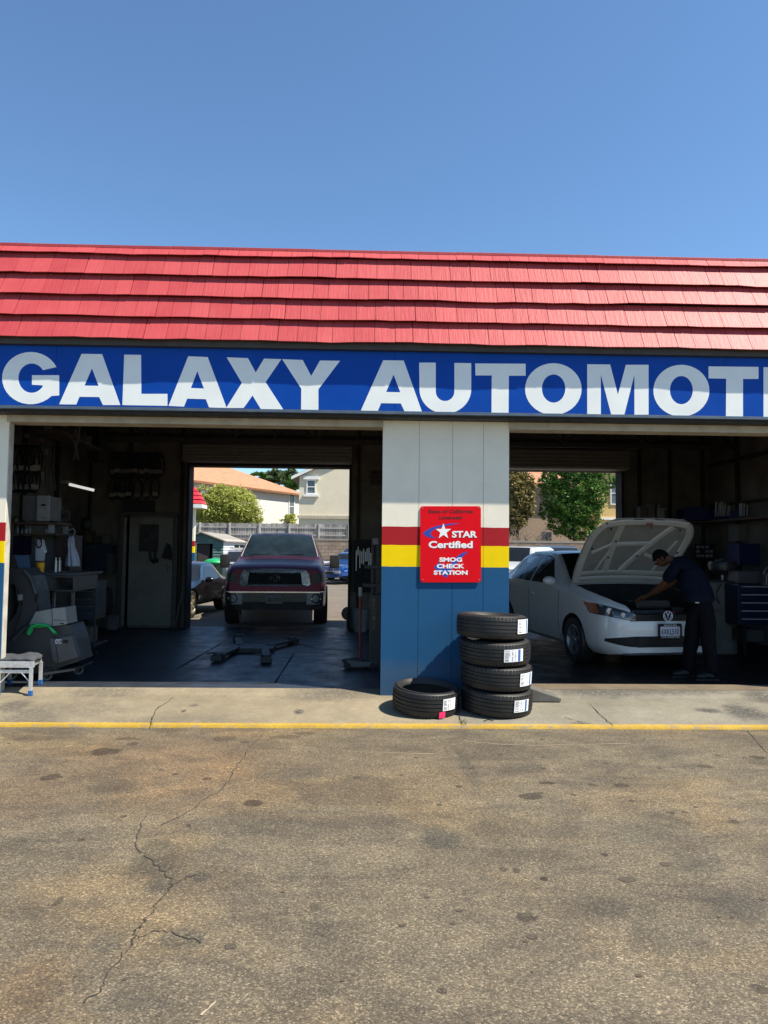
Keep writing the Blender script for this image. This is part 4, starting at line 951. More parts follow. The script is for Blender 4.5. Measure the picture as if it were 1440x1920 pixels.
bgcar('suv', 'white SUV behind the right mirror of the maroon pickup', 'car', (P(604, 1040, 27).x, 27.2, -.02), R_(-62), 4.6, 1.8, 1.72, car_paint('white_bg_paint', (.66, .66, .65), .25), 'suv')
sv, _q = bgcar('suv', 'silver utility car with a roof rack between the green bin and the pickup', 'car', (P(452, 1060, 17).x, 17.4, -.02), R_(6), 4.3, 1.72, 1.5, car_paint('silver_bg_paint', (.36, .37, .38), .3, .3), 'suv')
b = MB()
for y in (1.9, 2.6, 3.3): b.bb(-.62, .62, y, y+.04, 1.53, 1.56)
for x in (-.62, .6): b.bb(x, x+.03, 1.8, 3.4, 1.53, 1.57)
for i in range(5): b.box((-.4+.2*i, 2.4, 1.62), (.12, .9, .1), .02)
b.build('roof_rack', BLACK, sv, world=False)
bgcar('suv', 'silver SUV with a red tail light seen through the right bay', 'car', (P(1012, 1050, 14.9).x+.9, 14.9+2.7, -.02), R_(150), 4.5, 1.84, 1.70, car_paint('silver_suv_paint', (.55, .56, .56), .3, .1), 'suv')
bgcar('hatchback', 'small silver hatchback half hidden behind the striped pillar', 'car', (P(950, 1060, 10.5).x-.75, 10.3, -.02), R_(-8), 3.9, 1.66, 1.45, car_paint('silver_hatch_paint', (.5, .52, .54), .3, .2), 'suv')
bgcar('suv', 'dark SUV showing only its roof behind the white sedan', 'car', (P(1085, 1040, 21).x, 21, -.02), R_(8), 4.6, 1.85, 1.80, car_paint('dark_suv_paint', (.05, .055, .06), .3), 'suv')

# ================================================================= YARD
def lapwall(b, x0, x1, Y, z0, z1, pitch=.11, n=None):
    z = z0
    while z < z1-.01:
        h = min(pitch, z1-z); b.prism([(0, 0), (-.022, .004), (-.004, h), (0, h)], lambda u, v, w_: (w_, Y+u, z+v), x0, x1); z += pitch
sx0, sx1, sy = P(330, 1040, 21).x, P(418, 1040, 21).x, 21.0
shed = thing('garden_shed', 'green and white sided garden shed with open dark doorway', 'shed', ((sx0+sx1)/2, sy, -.02))
zev = P(400, 1014, 21).z; zpk = P(378, 1000, 21).z; xpk = P(378, 1000, 21).x; xd0, xd1 = P(369, 1030, 21).x, P(399, 1030, 21).x
SGREEN = mat('shed_green', (.10, .19, .17), .5, var=.1); SWHITE = mat('shed_white', (.62, .63, .62), .5, var=.05)
b = MB(); lapwall(b, xd1, sx1, sy, 0, zev); lapwall(b, sx0, xd0, sy, 0, zev); lapwall(b, xd0, xd1, sy, zev-.12, zev)
b.prism([(sx0, zev), (sx1, zev), (xpk, zpk)], lambda u, v, w_: (u, w_, v), sy, sy+.05); b.build('front_wall', SGREEN, shed)
b = MB(); z = 0
while z < zev: b.prism([(0, 0), (.022, .004), (.004, .11), (0, .11)], lambda u, v, w_: (sx1+u, w_, z+v), sy+.02, sy+5.2); z += .11
b.build('side_wall', SWHITE, shed)
b = MB(); b.bb(sx0, sx1-.03, sy+.6, sy+.65, 0, zev); b.build('dark_interior', mat('shed_dark', (.02, .02, .018), .9), shed)
b = MB(); b.bb(xd0+.02, xd0+.5, sy+.06, sy+.10, 0, zev-.12); b.build('shed_door', mat('shed_door', (.05, .045, .04), .7), shed)
b = MB()
for s_, xe in ((1, sx1+.12), (-1, sx0-.12)):
    ze = zev-.04; b.prism([(xe, ze), (xpk, zpk+.02), (xpk, zpk+.07), (xe, ze+.04)], lambda u, v, w_: (u, w_, v), sy-.12, sy+5.3)
b.build('roof', mat('shed_roof', (.26, .235, .20), .85, var=.25, vs=3), shed)
q = P(401, 1060, 16); bn = thing('wheelie_bin', 'dark green wheeled bin with a bright green lid beside the shed', 'bin', (q.x, 16.3, -.02))
b = MB(); vs = [(q.x+sx_*(.24 if z == 0 else .30), 16.3+sy_*(.26 if z == 0 else .33), z) for z in (.05, 1.0) for sx_, sy_ in ((-1, -1), (1, -1), (1, 1), (-1, 1))]
b.add([(x, y, .05 if z == 0 or z == .05 else z) for x, y, z in vs], [(0, 1, 2, 3), (4, 7, 6, 5), (0, 4, 5, 1), (1, 5, 6, 2), (2, 6, 7, 3), (3, 7, 4, 0)]); b.build('bin_body', mat('bin_green', (.012, .03, .025), .5), bn)
b = MB(); b.sph((q.x, 16.3, 1.05), (.40, .42, .13), 16); b.build('lid', mat('lid_green', (.01, .30, .10), .4), bn, smooth=True)
b = MB(); 
for s_ in (-1, 1): b.cyl((q.x+s_*.26, 16.62, .10), (q.x+s_*.32, 16.62, .10), .11, n=14)
b.build('wheels', RUBBER, bn)
# neighbour building of the same shop
anx = thing('annex_building', 'small striped annex with red mansard roof at the left of the rear lot', 'building', (-12, 19.1, -.02))
xa = P(365.5, 980, 18.8).x
b = MB(); b.bb(-22, xa, 18.8, 18.93, -.02, 3.5); b.build('wall', WALLM, anx)
za0 = P(380, 944, 18.2).z; za1 = P(370, 913, 18.9).z; xo = P(377, 944, 18.2).x; xi = P(364, 913, 18.9).x
b = MB(); nn = 4
for i in range(nn):
    t0, t1 = i/nn, (i+1)/nn; cv = lambda t: (xo+(xi-xo)*(t**1.3), 18.2+.7*(t**1.3), za0+(za1-za0)*t)
    a, c_ = cv(t0), cv(t1); lift = .05
    b.add([(-24, a[1]-lift, a[2]), (a[0]+lift, a[1]-lift, a[2]), (c_[0], c_[1], c_[2]), (-24, c_[1], c_[2]), (a[0]+lift, 18.95, a[2]), (c_[0], 18.95, c_[2]), (-24, a[1]+.05, a[2]), (a[0]-.05, a[1]+.05, a[2]), (a[0]-.05, 18.95, a[2])], [(0, 1, 2, 3), (1, 4, 5, 2), (0, 6, 7, 1), (1, 7, 8, 4)])
b.add([(-24, 18.9, za1), (xi, 18.9, za1), (xi, 18.95, za1), (-24, 18.95, za1)], [(0, 1, 2, 3)]); b.build('roof', mat('annex_red', (.50, .02, .035), .5), anx)
b = MB(); b.bb(-24, xo+.06, 18.12, 18.95, za0-.16, za0-.03); b.build('fascia', WHITE, anx)
# block wall and timber fence along the back of the lot
mt, t, B, N, L = nodes('block_wall'); tc = N('ShaderNodeTexCoord').outputs['Object']
br = N('ShaderNodeTexBrick'); L(mapping(N, L, tc, (1, 1, 1), rot=(math.pi/2, 0, 0)), br.inputs['Vector'])
for k_, v_ in (('Color1', (.25, .18, .13, 1)), ('Color2', (.33, .26, .20, 1)), ('Mortar', (.13, .10, .08, 1)), ('Scale', 1.), ('Mortar Size', .012), ('Brick Width', .42), ('Row Height', .2)): br.inputs[k_].default_value = v_
L(mixc(N, L, 1., br.outputs['Color'], ramp(N, L, noise_n(N, L, tc, 3, 6, .7), [(.3, .75), (.7, 1.1)]), 'MULTIPLY'), B.inputs['Base Color']); B.inputs['Roughness'].default_value = .9; BLK = mt
YW = 34.0; zw = P(640, 1010, YW).z
bw = MB().bb(-25, 30, YW, YW+.2, -.1, zw-.12).build('block_wall', BLK); bw = recenter(bw); tag(bw, 'tan concrete block wall along the back of the rear lot', 'wall')
bw2 = MB().bb(-25, 30, YW-.02, YW+.22, zw-.12, zw).build('wall_cap', mat('cap_block', (.27, .225, .18), .9), bw, world=False); bw2.location = -bw.location
fn_ = thing('timber_fence', 'weathered grey timber fence standing on top of the block wall', 'fence', (0, YW+.3, zw))
ft = P(640, 983, YW+.3).z; xf0, xf1 = -15, P(700, 1000, YW).x+1.5
mt, t, B, N, L = nodes('fence_board'); at = N('ShaderNodeAttribute'); at.attribute_name = 'tile'; tc = N('ShaderNodeTexCoord').outputs['Object']
c = mixc(N, L, at.outputs['Fac'], (.17, .16, .15), (.36, .34, .31)); c = mixc(N, L, 1., c, ramp(N, L, noise_n(N, L, mapping(N, L, tc, (12, 12, 2)), 1, 5, .7), [(.35, .7), (.65, 1.15)]), 'MULTIPLY'); L(c, B.inputs['Base Color']); B.inputs['Roughness'].default_value = .9; FB = mt
b = MB(); tl = []; x = xf0
while x < xf1:
    b.bb(x, x+.135, YW+.30+random.uniform(0, .01), YW+.33, zw, ft+random.uniform(-.02, .02)); tl += [random.random()]*6; x += .145
o = b.build('boards', FB, fn_); a_ = o.data.attributes.new('tile', 'FLOAT', 'FACE'); a_.data.foreach_set('value', tl)
x = xf0; 
while x < xf1:
    MB().bb(x, x+.09, YW+.2, YW+.295, zw, ft+.02).build('post', mat('post_grey', (.40, .38, .35), .9), fn_); x += 1.75
b = MB()
for z in (zw+.15, ft-.28): b.bb(xf0, xf1, YW+.26, YW+.298, z, z+.08)
b.build('rails', mat('rail_grey', (.33, .31, .29), .9), fn_)

# houses over the wall
STU = lambda n, c_: mat(n, c_, .9, var=.05, vs=1.5, bmp=.2, bs=15)
mt, t, B, N, L = nodes('clay_tiles'); tc = N('ShaderNodeTexCoord').outputs['UV']
wvx = N('ShaderNodeTexWave'); wvx.inputs['Scale'].default_value = 1.; wvx.bands_direction = 'X'; L(mapping(N, L, N('ShaderNodeTexCoord').outputs['Object'], (3.1, 3.1, 0)), wvx.inputs['Vector'])
tco = N('ShaderNodeTexCoord').outputs['Object']; c = ramp(N, L, noise_n(N, L, tco, 2.5, 6, .8), [(.3, (.30, .125, .065)), (.7, (.50, .25, .14))]); L(c, B.inputs['Base Color']); B.inputs['Roughness'].default_value = .85
sz = N('ShaderNodeSeparateXYZ'); L(tco, sz.inputs[0]); bump(N, L, B, mathn(N, L, 'FRACT', mathn(N, L, 'MULTIPLY', sz.outputs[2], 4.5)), .8, .1); TILEM = mt
hA = thing('house', 'white stucco two-storey house with orange tile roof behind the fence', 'house', (-11, 55, 0))
Az, u_ = 7.1, Vector((.484, .875, 0)); v_ = Vector((-.875, .484, 0)); Bp = P(561, 926, 61.5-CD+CD*0); Bp = Vector((P(561, 926, 60).x, 60, 0))
zB = P(561, 926, 60).z; Ap = Bp-u_*30; Cp = Bp+v_*11; Dp = Ap+v_*11
b = MB(); b.add([Ap, Bp, Cp, Dp]+[p+Vector((0, 0, zB)) for p in (Ap, Bp, Cp, Dp)], [(0, 1, 5, 4), (1, 2, 6, 5), (2, 3, 7, 6), (3, 0, 4, 7), (4, 5, 6, 7)]); b.build('wall', STU('stucco_white', (.60, .58, .54)), hA)
e = .5; A2, B2, C2, D2 = Ap-u_*e-v_*e, Bp+u_*e-v_*e, Cp+u_*e+v_*e, Dp-u_*e+v_*e; rz_ = Vector((0, 0, zB-.05)); rg = Vector((0, 0, zB+2.6)); R1 = Bp+v_*5.5-u_*5.5; R2 = Ap+v_*5.5+u_*5.5
b = MB(); b.add([A2+rz_, B2+rz_, C2+rz_, D2+rz_, R1+rg, R2+rg], [(0, 1, 4, 5), (1, 2, 4), (2, 3, 5, 4), (3, 0, 5)]); b.add([A2+rz_-Vector((0, 0, .18)), B2+rz_-Vector((0, 0, .18)), B2+rz_, A2+rz_, C2+rz_, C2+rz_-Vector((0, 0, .18))], [(0, 1, 2, 3), (1, 5, 4, 2)]); b.build('roof', TILEM, hA, fix=False)
def hwin(T, c_, du, hw_, hh, nrm, sill=True):
    du = Vector(du).normalized(); nrm = Vector(nrm).normalized(); up = Vector((0, 0, 1)); c_ = Vector(c_)
    def pl_(b, a0, a1, z0, z1, t0, t1):
        pts = [c_+du*a+up*z+nrm*t_ for t_ in (t0, t1) for a, z in ((a0, z0), (a1, z0), (a1, z1), (a0, z1))]
        b.add(pts, [(0, 1, 2, 3), (4, 5, 6, 7), (0, 1, 5, 4), (1, 2, 6, 5), (2, 3, 7, 6), (3, 0, 4, 7)])
    b = MB(); f_ = .09
    for q in ((-hw_, hw_, hh-f_, hh), (-hw_, hw_, -hh, -hh+f_), (-hw_, -hw_+f_, -hh+f_, hh-f_), (hw_-f_, hw_, -hh+f_, hh-f_), (-hw_+f_, hw_-f_, -.03, .03)): pl_(b, *q, .0, .08)
    if sill: pl_(b, -hw_-.22, hw_+.22, -hh-.18, -hh-.002, 0, .16); pl_(b, -hw_-.22, hw_+.22, hh+.002, hh+.25, 0, .16)
    w_ = b.build('window', WHITE, T); b = MB(); pl_(b, -hw_+f_, hw_-f_, -hh+f_, hh-f_, .01, .03); b.build('pane', mat('house_glass', (.10, .12, .13), .1), w_)
tt = .0
pw = P(552, 950, 58.6); s_ = (Bp-Vector((pw.x, 58.6, 0))).length; pc = Bp-u_*1.3
hwin(hA, pc+Vector((0, 0, P(552, 950, pc.y).z)), u_, .45, 1.25, -v_, False)
xB0 = P(561, 930, 46).x; hB = thing('house', 'beige stucco house gable with one small white-framed window', 'house', (xB0+5, 50, 0)); zB0 = P(562, 893, 46).z
b = MB(); b.prism([(xB0, 0), (xB0+10, 0), (xB0+10, zB0), (xB0+5, zB0+2.4), (xB0, zB0)], lambda u, v, w_: (u, w_, v), 46, 58); b.build('wall', STU('stucco_beige', (.66, .59, .44)), hB)
b = MB(); b.prism([(xB0-.55, zB0-.25), (xB0+5, zB0+2.42), (xB0+10.55, zB0-.25), (xB0+10.55, zB0), (xB0+5, zB0+2.7), (xB0-.55, zB0)], lambda u, v, w_: (u, w_, v), 45.8, 58.4); b.build('roof', mat('house_roof_grey', (.16, .14, .125), .9), hB)
b = MB(); b.prism([(xB0-.6, zB0-.27), (xB0+5, zB0+2.40), (xB0+5, zB0+2.62), (xB0-.6, zB0-.05)], lambda u, v, w_: (u, w_, v), 45.72, 45.79); b.build('barge_board', WHITE, hB)
zt_ = P(620, 970, 46).z; b = MB(); b.bb(xB0-.1, xB0+10.1, 45.85, 46.05, zt_-.12, zt_+.12); b.build('band_course', BEIGE, hB)
pw = P(583.5, 913, 46); hwin(hB, (pw.x, 46, pw.z), (1, 0, 0), .36, .56, (0, -1, 0))
xC = P(1120, 950, 50).x; hC = thing('house', 'yellow house with tall pale window right of the green tree', 'house', (xC+4, 54, 0)); zC = P(1140, 870, 50).z
b = MB(); b.bb(xC, xC+10, 50, 58, 0, zC); b.build('wall', STU('stucco_yellow', (.60, .42, .17)), hC)
b = MB(); b.prism([(xC-.5, zC), (xC+5, zC+2), (xC+10.5, zC)], lambda u, v, w_: (u, w_, v), 49.5, 58.5); b.build('roof', TILEM, hC)
pw = P(1158, 925, 50); hwin(hC, (pw.x, 50, pw.z), (1, 0, 0), .62, .95, (0, -1, 0), False)
b = MB(); zz_ = P(1150, 972, 50).z; b.bb(xC-.05, xC+10, 49.9, 50.05, zz_-.12, zz_+.06); b.build('band_course', WHITE, hC)
xD = P(940, 950, 47).x; xD1 = P(1075, 950, 47).x; hD = thing('house', 'tan stucco house with tile eave behind the bare shrub', 'house', ((xD+xD1)/2, 50, 0)); zD = P(990, 905, 47).z
b = MB(); b.bb(xD-2, xD1, 47, 56, 0, zD); b.build('wall', STU('stucco_tan', (.33, .235, .16)), hD)
b = MB(); b.prism([(46.3, zD-.1), (51, zD+1.7), (56.5, zD-.1)], lambda u, v, w_: (w_, u, v), xD-2.5, xD1+.5); b.build('roof', TILEM, hD)
a = P(1018, 997, 38); c_ = P(1035, 1014, 38)
ac = thing('air_conditioner', 'dark air conditioner box beside the bare shrub above the wall', 'air conditioner', ((a.x+c_.x)/2, 38.3, c_.z))
b = MB(); b.bb(a.x, c_.x, 38, 38.6, c_.z-.5, a.z, .02); b.build('case', mat('ac_case', (.10, .085, .075), .6), ac)
b = MB()
for i in range(9): zq = c_.z+(a.z-c_.z)*(i+.5)/9; b.bb(a.x+.05, c_.x-.05, 37.98, 37.997, zq-.02, zq+.01)
b.build('louvre', DGREY, ac)

def leafmat(name, c0, c1, tr=.35):
    mt = bpy.data.materials.new(name); mt.use_nodes = True; t = mt.node_tree; N = lambda k: t.nodes.new(k); L = t.links.new; B = t.nodes['Principled BSDF']; out = t.nodes['Material Output']
    at = N('ShaderNodeAttribute'); at.attribute_name = 'tile'; tc = N('ShaderNodeTexCoord').outputs['Object']
    f = mathn(N, L, 'ADD', mathn(N, L, 'MULTIPLY', at.outputs['Fac'], .6), mathn(N, L, 'MULTIPLY', noise_n(N, L, tc, .8, 3), .5))
    c = mixc(N, L, f, c0, c1); L(c, B.inputs['Base Color']); B.inputs['Roughness'].default_value = .55
    tl = N('ShaderNodeBsdfTranslucent'); L(c, tl.inputs[0]); mx = N('ShaderNodeMixShader'); mx.inputs[0].default_value = tr; L(B.outputs[0], mx.inputs[1]); L(tl.outputs[0], mx.inputs[2]); L(mx.outputs[0], out.inputs[0]); return mt
BARK = mat('bark', (.09, .065, .045), .9, var=.3, vs=10, bmp=.5, bs=20)
def tree(name, label, base, h, blobs, n, ls, lm, cat='tree', group=None, seed=1, clump=26, trunk_r=.14, sub=.32):
    """blobs: (x,y,z,rx,ry,rz) world ellipsoids filled with leaf clumps"""
    rnd = random.Random(seed); T = thing(name, label, cat, base, 0, group); b = MB(); tv = []; vol = [q[3]*q[4]*q[5] for q in blobs]; V_ = sum(vol)
    for q, vv in zip(blobs, vol):
        k = int(n*vv/V_/clump)+1
        for _ in range(k):
            while True:
                d = Vector((rnd.uniform(-1, 1), rnd.uniform(-1, 1), rnd.uniform(-1, 1)))
                if .25 < d.length < 1: break
            d = d.normalized()*(d.length**.45)
            cc = Vector((q[0]+d.x*q[3], q[1]+d.y*q[4], q[2]+d.z*q[5])); cr = rnd.uniform(.6, 1.25)*sub*min(q[3], q[5]); tone = rnd.random()
            for _ in range(clump):
                e_ = Vector((rnd.gauss(0, .5), rnd.gauss(0, .5), rnd.gauss(0, .42)))*cr; p = cc+e_
                a1 = Vector((rnd.uniform(-1, 1), rnd.uniform(-1, 1), rnd.uniform(-.6, .6))).normalized(); a2 = a1.cross(Vector((rnd.uniform(-1, 1), rnd.uniform(-1, 1), rnd.uniform(-1, 1)))).normalized()
                s1 = ls*rnd.uniform(.6, 1.3); s2 = s1*.5
                b.add([p-a1*s1, p+a2*s2, p+a1*s1, p-a2*s2], [(0, 1, 2, 3)]); tv.append(min(1, max(0, tone*.7+rnd.random()*.3)))
    o = b.build('crown', lm, T, fix=False); a_ = o.data.attributes.new('tile', 'FLOAT', 'FACE'); a_.data.foreach_set('value', tv)
    b = MB(); B0 = Vector(base); ctr = Vector((sum(q[0]*v for q, v in zip(blobs, vol))/V_, sum(q[1]*v for q, v in zip(blobs, vol))/V_, sum(q[2]*v for q, v in zip(blobs, vol))/V_))
    b.tube([B0, B0.lerp(ctr, .4)+Vector((.08, .05, 0)), B0.lerp(ctr, .8), ctr], [trunk_r, trunk_r*.75, trunk_r*.5, trunk_r*.3], 8)
    for q in blobs:
        t_ = Vector(q[:3])+Vector((0, 0, q[5]*.3)); s_ = B0.lerp(ctr, rnd.uniform(.45, .85)); b.tube([s_, s_.lerp(t_, .5)+Vector((rnd.uniform(-.1, .1), 0, .1)), t_], [trunk_r*.4, trunk_r*.28, trunk_r*.1], 6)
    b.build('trunk', BARK, T, smooth=True); return T
def blob(px, py, rpx, rpy, Y, ry=None):
    p = P(px, py, Y); k = (Y+CD)/FPX; return (p.x, Y, p.z, rpx*k, ry or max(rpx, rpy)*k*.8, rpy*k)
LG = leafmat('leaf_green', (.018, .055, .008), (.12, .26, .03), .22); LY = leafmat('leaf_yellow_green', (.15, .18, .025), (.58, .60, .14), .4); LO = leafmat('leaf_olive', (.05, .055, .015), (.33, .26, .09), .25); LD = leafmat('leaf_distant', (.03, .06, .02), (.12, .17, .06))
def tr(name, label, Y, bl, n, ls, lm, seed, **k):
    q = [blob(*x[:4], Y+(x[4] if len(x) > 4 else 0)) for x in bl]; cx_ = sum(x[0] for x in q)/len(q); tree(name, label, (cx_, Y, 0), 5, q, n, ls, lm, seed=seed, **k)
tr('large_shrub', 'yellow-green spreading shrub rising over the timber fence', 38, [(400, 955, 34, 34), (440, 950, 40, 34), (418, 930, 26, 22), (465, 968, 28, 20), (385, 925, 18, 16), (478, 975, 18, 14), (380, 965, 22, 24)], 30000, .075, LY, 3, sub=.26)
tr('broadleaf_tree', 'dense bright green tree filling the right bay opening', 40, [(1085, 915, 42, 30), (1045, 930, 30, 34), (1112, 925, 28, 32), (1075, 955, 40, 28), (1104, 965, 26, 24), (1055, 980, 30, 24), (1085, 995, 34, 18), (1085, 880, 44, 22), (1040, 890, 22, 22), (1136, 900, 20, 22), (1030, 905, 20, 22), (1022, 960, 12, 22)], 34000, .085, LG, 5, sub=.24)
tr('olive_tree', 'brownish olive tree beside the striped pillar in the right bay view', 39, [(965, 900, 26, 24), (975, 935, 26, 26), (960, 965, 26, 26), (990, 915, 14, 22), (985, 955, 16, 18), (950, 990, 22, 16)], 12000, .12, LO, 6)
tr('distant_tree', 'tree with bronze crown between the two houses', 78, [(515, 893, 16, 12), (505, 900, 12, 10)], 1500, .24, LD, 8)
tr('distant_tree', 'pale green tree right of the bronze one, between the houses', 84, [(530, 896, 14, 12), (545, 890, 12, 12)], 1500, .24, LD, 9)
tr('distant_tree', 'dark green tree touching the eave of the beige house', 74, [(552, 905, 16, 12), (545, 912, 12, 8), (485, 893, 14, 8)], 2200, .24, LG, 10)
tr('rose_bush', 'sparse small bush in front of the white house wall', 44, [(545, 973, 12, 10), (535, 978, 10, 6)], 500, .10, LY, 12, clump=10, trunk_r=.04)
b = MB(); rnd = random.Random(4); q0 = P(990, 1012, 36.5)
for i in range(60):
    p = Vector((q0.x+rnd.uniform(-1.6, 1.3), 36.5+rnd.uniform(-.5, .5), q0.z-.3)); pts = [p]; d = Vector((rnd.uniform(-.5, .5), rnd.uniform(-.3, .3), 1))
    for k in range(6): d = (d+Vector((rnd.uniform(-.5, .5), rnd.uniform(-.3, .3), rnd.uniform(-.5, .3)))).normalized(); p = p+d*.22; pts.append(p)
    b.tube(pts, [.02-.0028*k for k in range(7)], 4)
b.tube([(q0.x, 36.5, 0), (q0.x, 36.5, q0.z)], .06, 6)
bs_ = thing('bare_shrub', 'leafless grey-brown tangled shrub above the block wall', 'shrub', (q0.x, 36.5, 0)); b.build('branches', mat('dry_twig', (.20, .15, .12), .9), bs_)

# ================================================================= MECHANIC
def skinned(chains, lvl=2):
    """chains: list of (points, radii, parent vertex index or None). returns evaluated mesh data"""
    me = bpy.data.meshes.new('sk'); vs = []; es = []; rs = []
    for pts, rad, par in chains:
        prev = par
        for p, r_ in zip(pts, rad):
            vs.append(tuple(p)); rs.append(r_); i = len(vs)-1
            if prev is not None: es.append((prev, i))
            prev = i
    me.from_pydata(vs, es, []); ob = bpy.data.objects.new('sk', me); COL.objects.link(ob)
    md = ob.modifiers.new('s', 'SKIN'); md.branch_smoothing = .6; md.use_smooth_shade = True
    sv_ = me.skin_vertices[0].data
    for i, r_ in enumerate(rs): sv_[i].radius = r_ if isinstance(r_, tuple) else (r_, r_); sv_[i].use_root = (i == 0)
    sb = ob.modifiers.new('u', 'SUBSURF'); sb.levels = lvl; sb.render_levels = lvl
    dg = bpy.context.evaluated_depsgraph_get(); e = ob.evaluated_get(dg); m2 = e.to_mesh(); V = [v.co.copy() for v in m2.vertices]; F = [list(p.vertices) for p in m2.polygons]
    e.to_mesh_clear(); bpy.data.objects.remove(ob); bpy.data.meshes.remove(me); return V, F
per = thing('person', 'mechanic in dark navy shirt and trousers leaning over the open engine bay', 'person', (4.05, .85, 0))
hip = P(1312, 1128, .92); wst = P(1303, 1100, 1.0); chs = P(1291, 1074, 1.10); upc = P(1281, 1053, 1.17); nek = P(1262, 1050, 1.22); hd0 = P(1250, 1048, 1.25); hd1 = P(1240, 1047, 1.28)
hl_ = P(1304, 1140, 1.0); hr_ = P(1326, 1140, .88); kl = P(1296, 1205, .98); kr = P(1328, 1206, .82); al = Vector((P(1292, 1255, .97).x, .99, .09)); ar = Vector((P(1336, 1262, .78).x, .80, .09))
sl = P(1268, 1062, 1.04); el_ = P(1244, 1096, 1.20); wl_ = P(1216, 1116, 1.46); pl_h = P(1206, 1119, 1.53)
sr = P(1282, 1054, 1.34); er = P(1262, 1092, 1.52); wr_ = P(1228, 1112, 1.66); pr_h = P(1218, 1116, 1.70)
def hand(ch, wrist_idx, wr, pm, side, n0):
    d = (pm-wr).normalized(); up = Vector((0, 0, 1)); lat = d.cross(up).normalized()*side
    base = len(n0)
    for k, (o, l) in enumerate(((-.030, .075), (-.010, .085), (.010, .080), (.029, .062))):
        a = pm+d*.035+lat*o; ch.append(([a, a+d*l*.45+Vector((0, 0, -.010)), a+d*l*.75+Vector((0, 0, -.030)), a+d*l*.88+Vector((0, 0, -.052))], [.0095, .009, .0085, .0075], wrist_idx+1))
    a = pm-d*.005-lat*.040; ch.append(([a, a-lat*.022+d*.025+Vector((0, 0, -.012)), a-lat*.020+d*.055+Vector((0, 0, -.028))], [.012, .0105, .009], wrist_idx+1))
ch = [([hip, wst, chs, upc, nek, hd0, hd1], [(.10, .08), (.10, .08), (.08, .06), (.055, .05), (.052, .052), (.062, .065), (.085, .095)], None)]
ch.append(([sl, el_, wl_, pl_h], [(.028, .028), (.043, .043), (.028, .026), (.038, .018)], 3))
ch.append(([sr, er, wr_, pr_h], [(.028, .028), (.043, .043), (.028, .026), (.038, .018)], 3))
ch.append(([hl_, kl, al], [(.065, .065), (.05, .05), (.038, .038)], 0)); ch.append(([hr_, kr, ar], [(.065, .065), (.05, .05), (.038, .038)], 0))
hand(ch, 9, wl_, pl_h, 1, []); hand(ch, 13, wr_, pr_h, 1, [])
V, F = skinned(ch); b = MB(); b.add(V, F); body_ = b.build('body', SKIN, per, smooth=True, angle=180)
# head shape with face: skull, nose, ears, brow on top of the skinned head
Mh = Matrix.Translation(hd1) ; fwd = Vector((-.72, .25, -.65)).normalized(); rt_ = fwd.cross(Vector((0, 0, 1))).normalized(); upv = rt_.cross(fwd)
Mh = Matrix(((rt_.x, fwd.x, upv.x, hd1.x), (rt_.y, fwd.y, upv.y, hd1.y), (rt_.z, fwd.z, upv.z, hd1.z), (0, 0, 0, 1)))
b = MB(); hv = []
def head_r(th_, ph):
    x, y, z = math.sin(th_)*math.cos(ph), math.sin(th_)*math.sin(ph), math.cos(th_)
    r_ = Vector((x*.076, y*.094, z*.112)); 
    if z < 0: r_.x *= 1-.28*(-z); r_.y *= 1-.10*(-z)
    if y > .6: 
        r_.y += .006*math.exp(-((z-.25)/.12)**2)-.006*math.exp(-((z-.05)/.1)**2)*(1 if abs(x) > .12 else 0)+.022*math.exp(-((z+.12)/.16)**2-(x/.12)**2)+.007*math.exp(-((z+.42)/.08)**2-(x/.25)**2)+.008*math.exp(-((z+.75)/.15)**2-(x/.25)**2)
    return r_
n1, n2 = 28, 36
for i in range(n1+1):
    for j in range(n2): hv.append(Mh @ head_r(math.pi*i/n1, 2*math.pi*j/n2))
b.add(hv, [(i*n2+j, (i+1)*n2+j, (i+1)*n2+(j+1) % n2, i*n2+(j+1) % n2) for i in range(n1) for j in range(n2)])
for sg in (-1, 1): b.sph(Mh @ Vector((sg*.078, -.005, 0)), (.010, .018, .028), 10, Mh.to_3x3().to_4x4())
hd = b.build('head', SKIN, per, smooth=True, angle=180)
b = MB()
for sg in (-1, 1): b.sph(Mh @ Vector((sg*.030, .082, .008)), .011, 8)
b.build('eyes', mat('eye', (.3, .28, .26), .2), hd)
b = MB(); hv = []; 
for i in range(15):
    for j in range(n2):
        th_ = math.pi*i/14*.60; ph = 2*math.pi*j/n2; k = 1.0 if math.sin(ph) < .2 else .72
        q = head_r(th_*k*(1.15 if math.sin(ph) < -.3 else 1), ph); hv.append(Mh @ (q*1.09+Vector((0, -.003, .004+.002*noise.noise(q*60)))))
b.add(hv, [(i*n2+j, (i+1)*n2+j, (i+1)*n2+(j+1) % n2, i*n2+(j+1) % n2) for i in range(14) for j in range(n2)]); b.build('hair', HAIR, per, smooth=True, angle=180)
s1 = sl.lerp(el_, .82); s2 = sr.lerp(er, .82)
V, F = skinned([([hip+Vector((0, 0, -.04)), hip+Vector((0, 0, .04)), wst, chs, upc, nek.lerp(upc, .55)], [(.20, .16), (.20, .16), (.20, .16), (.225, .17), (.215, .165), (.125, .11)], None),
                ([sl, sl.lerp(el_, .5), s1], [.10, .082, .074], 4), ([sr, sr.lerp(er, .5), s2], [.10, .082, .074], 4)])
b = MB()
for i, v in enumerate(V):
    k = noise.noise(Vector((v.x*9, v.y*9, v.z*5)))*.020+noise.noise(v*20)*.008; V[i] = v+Vector((k, k*.7, k*.3))
b.add(V, F); b.build('shirt', NAVY, per, smooth=True, angle=180)
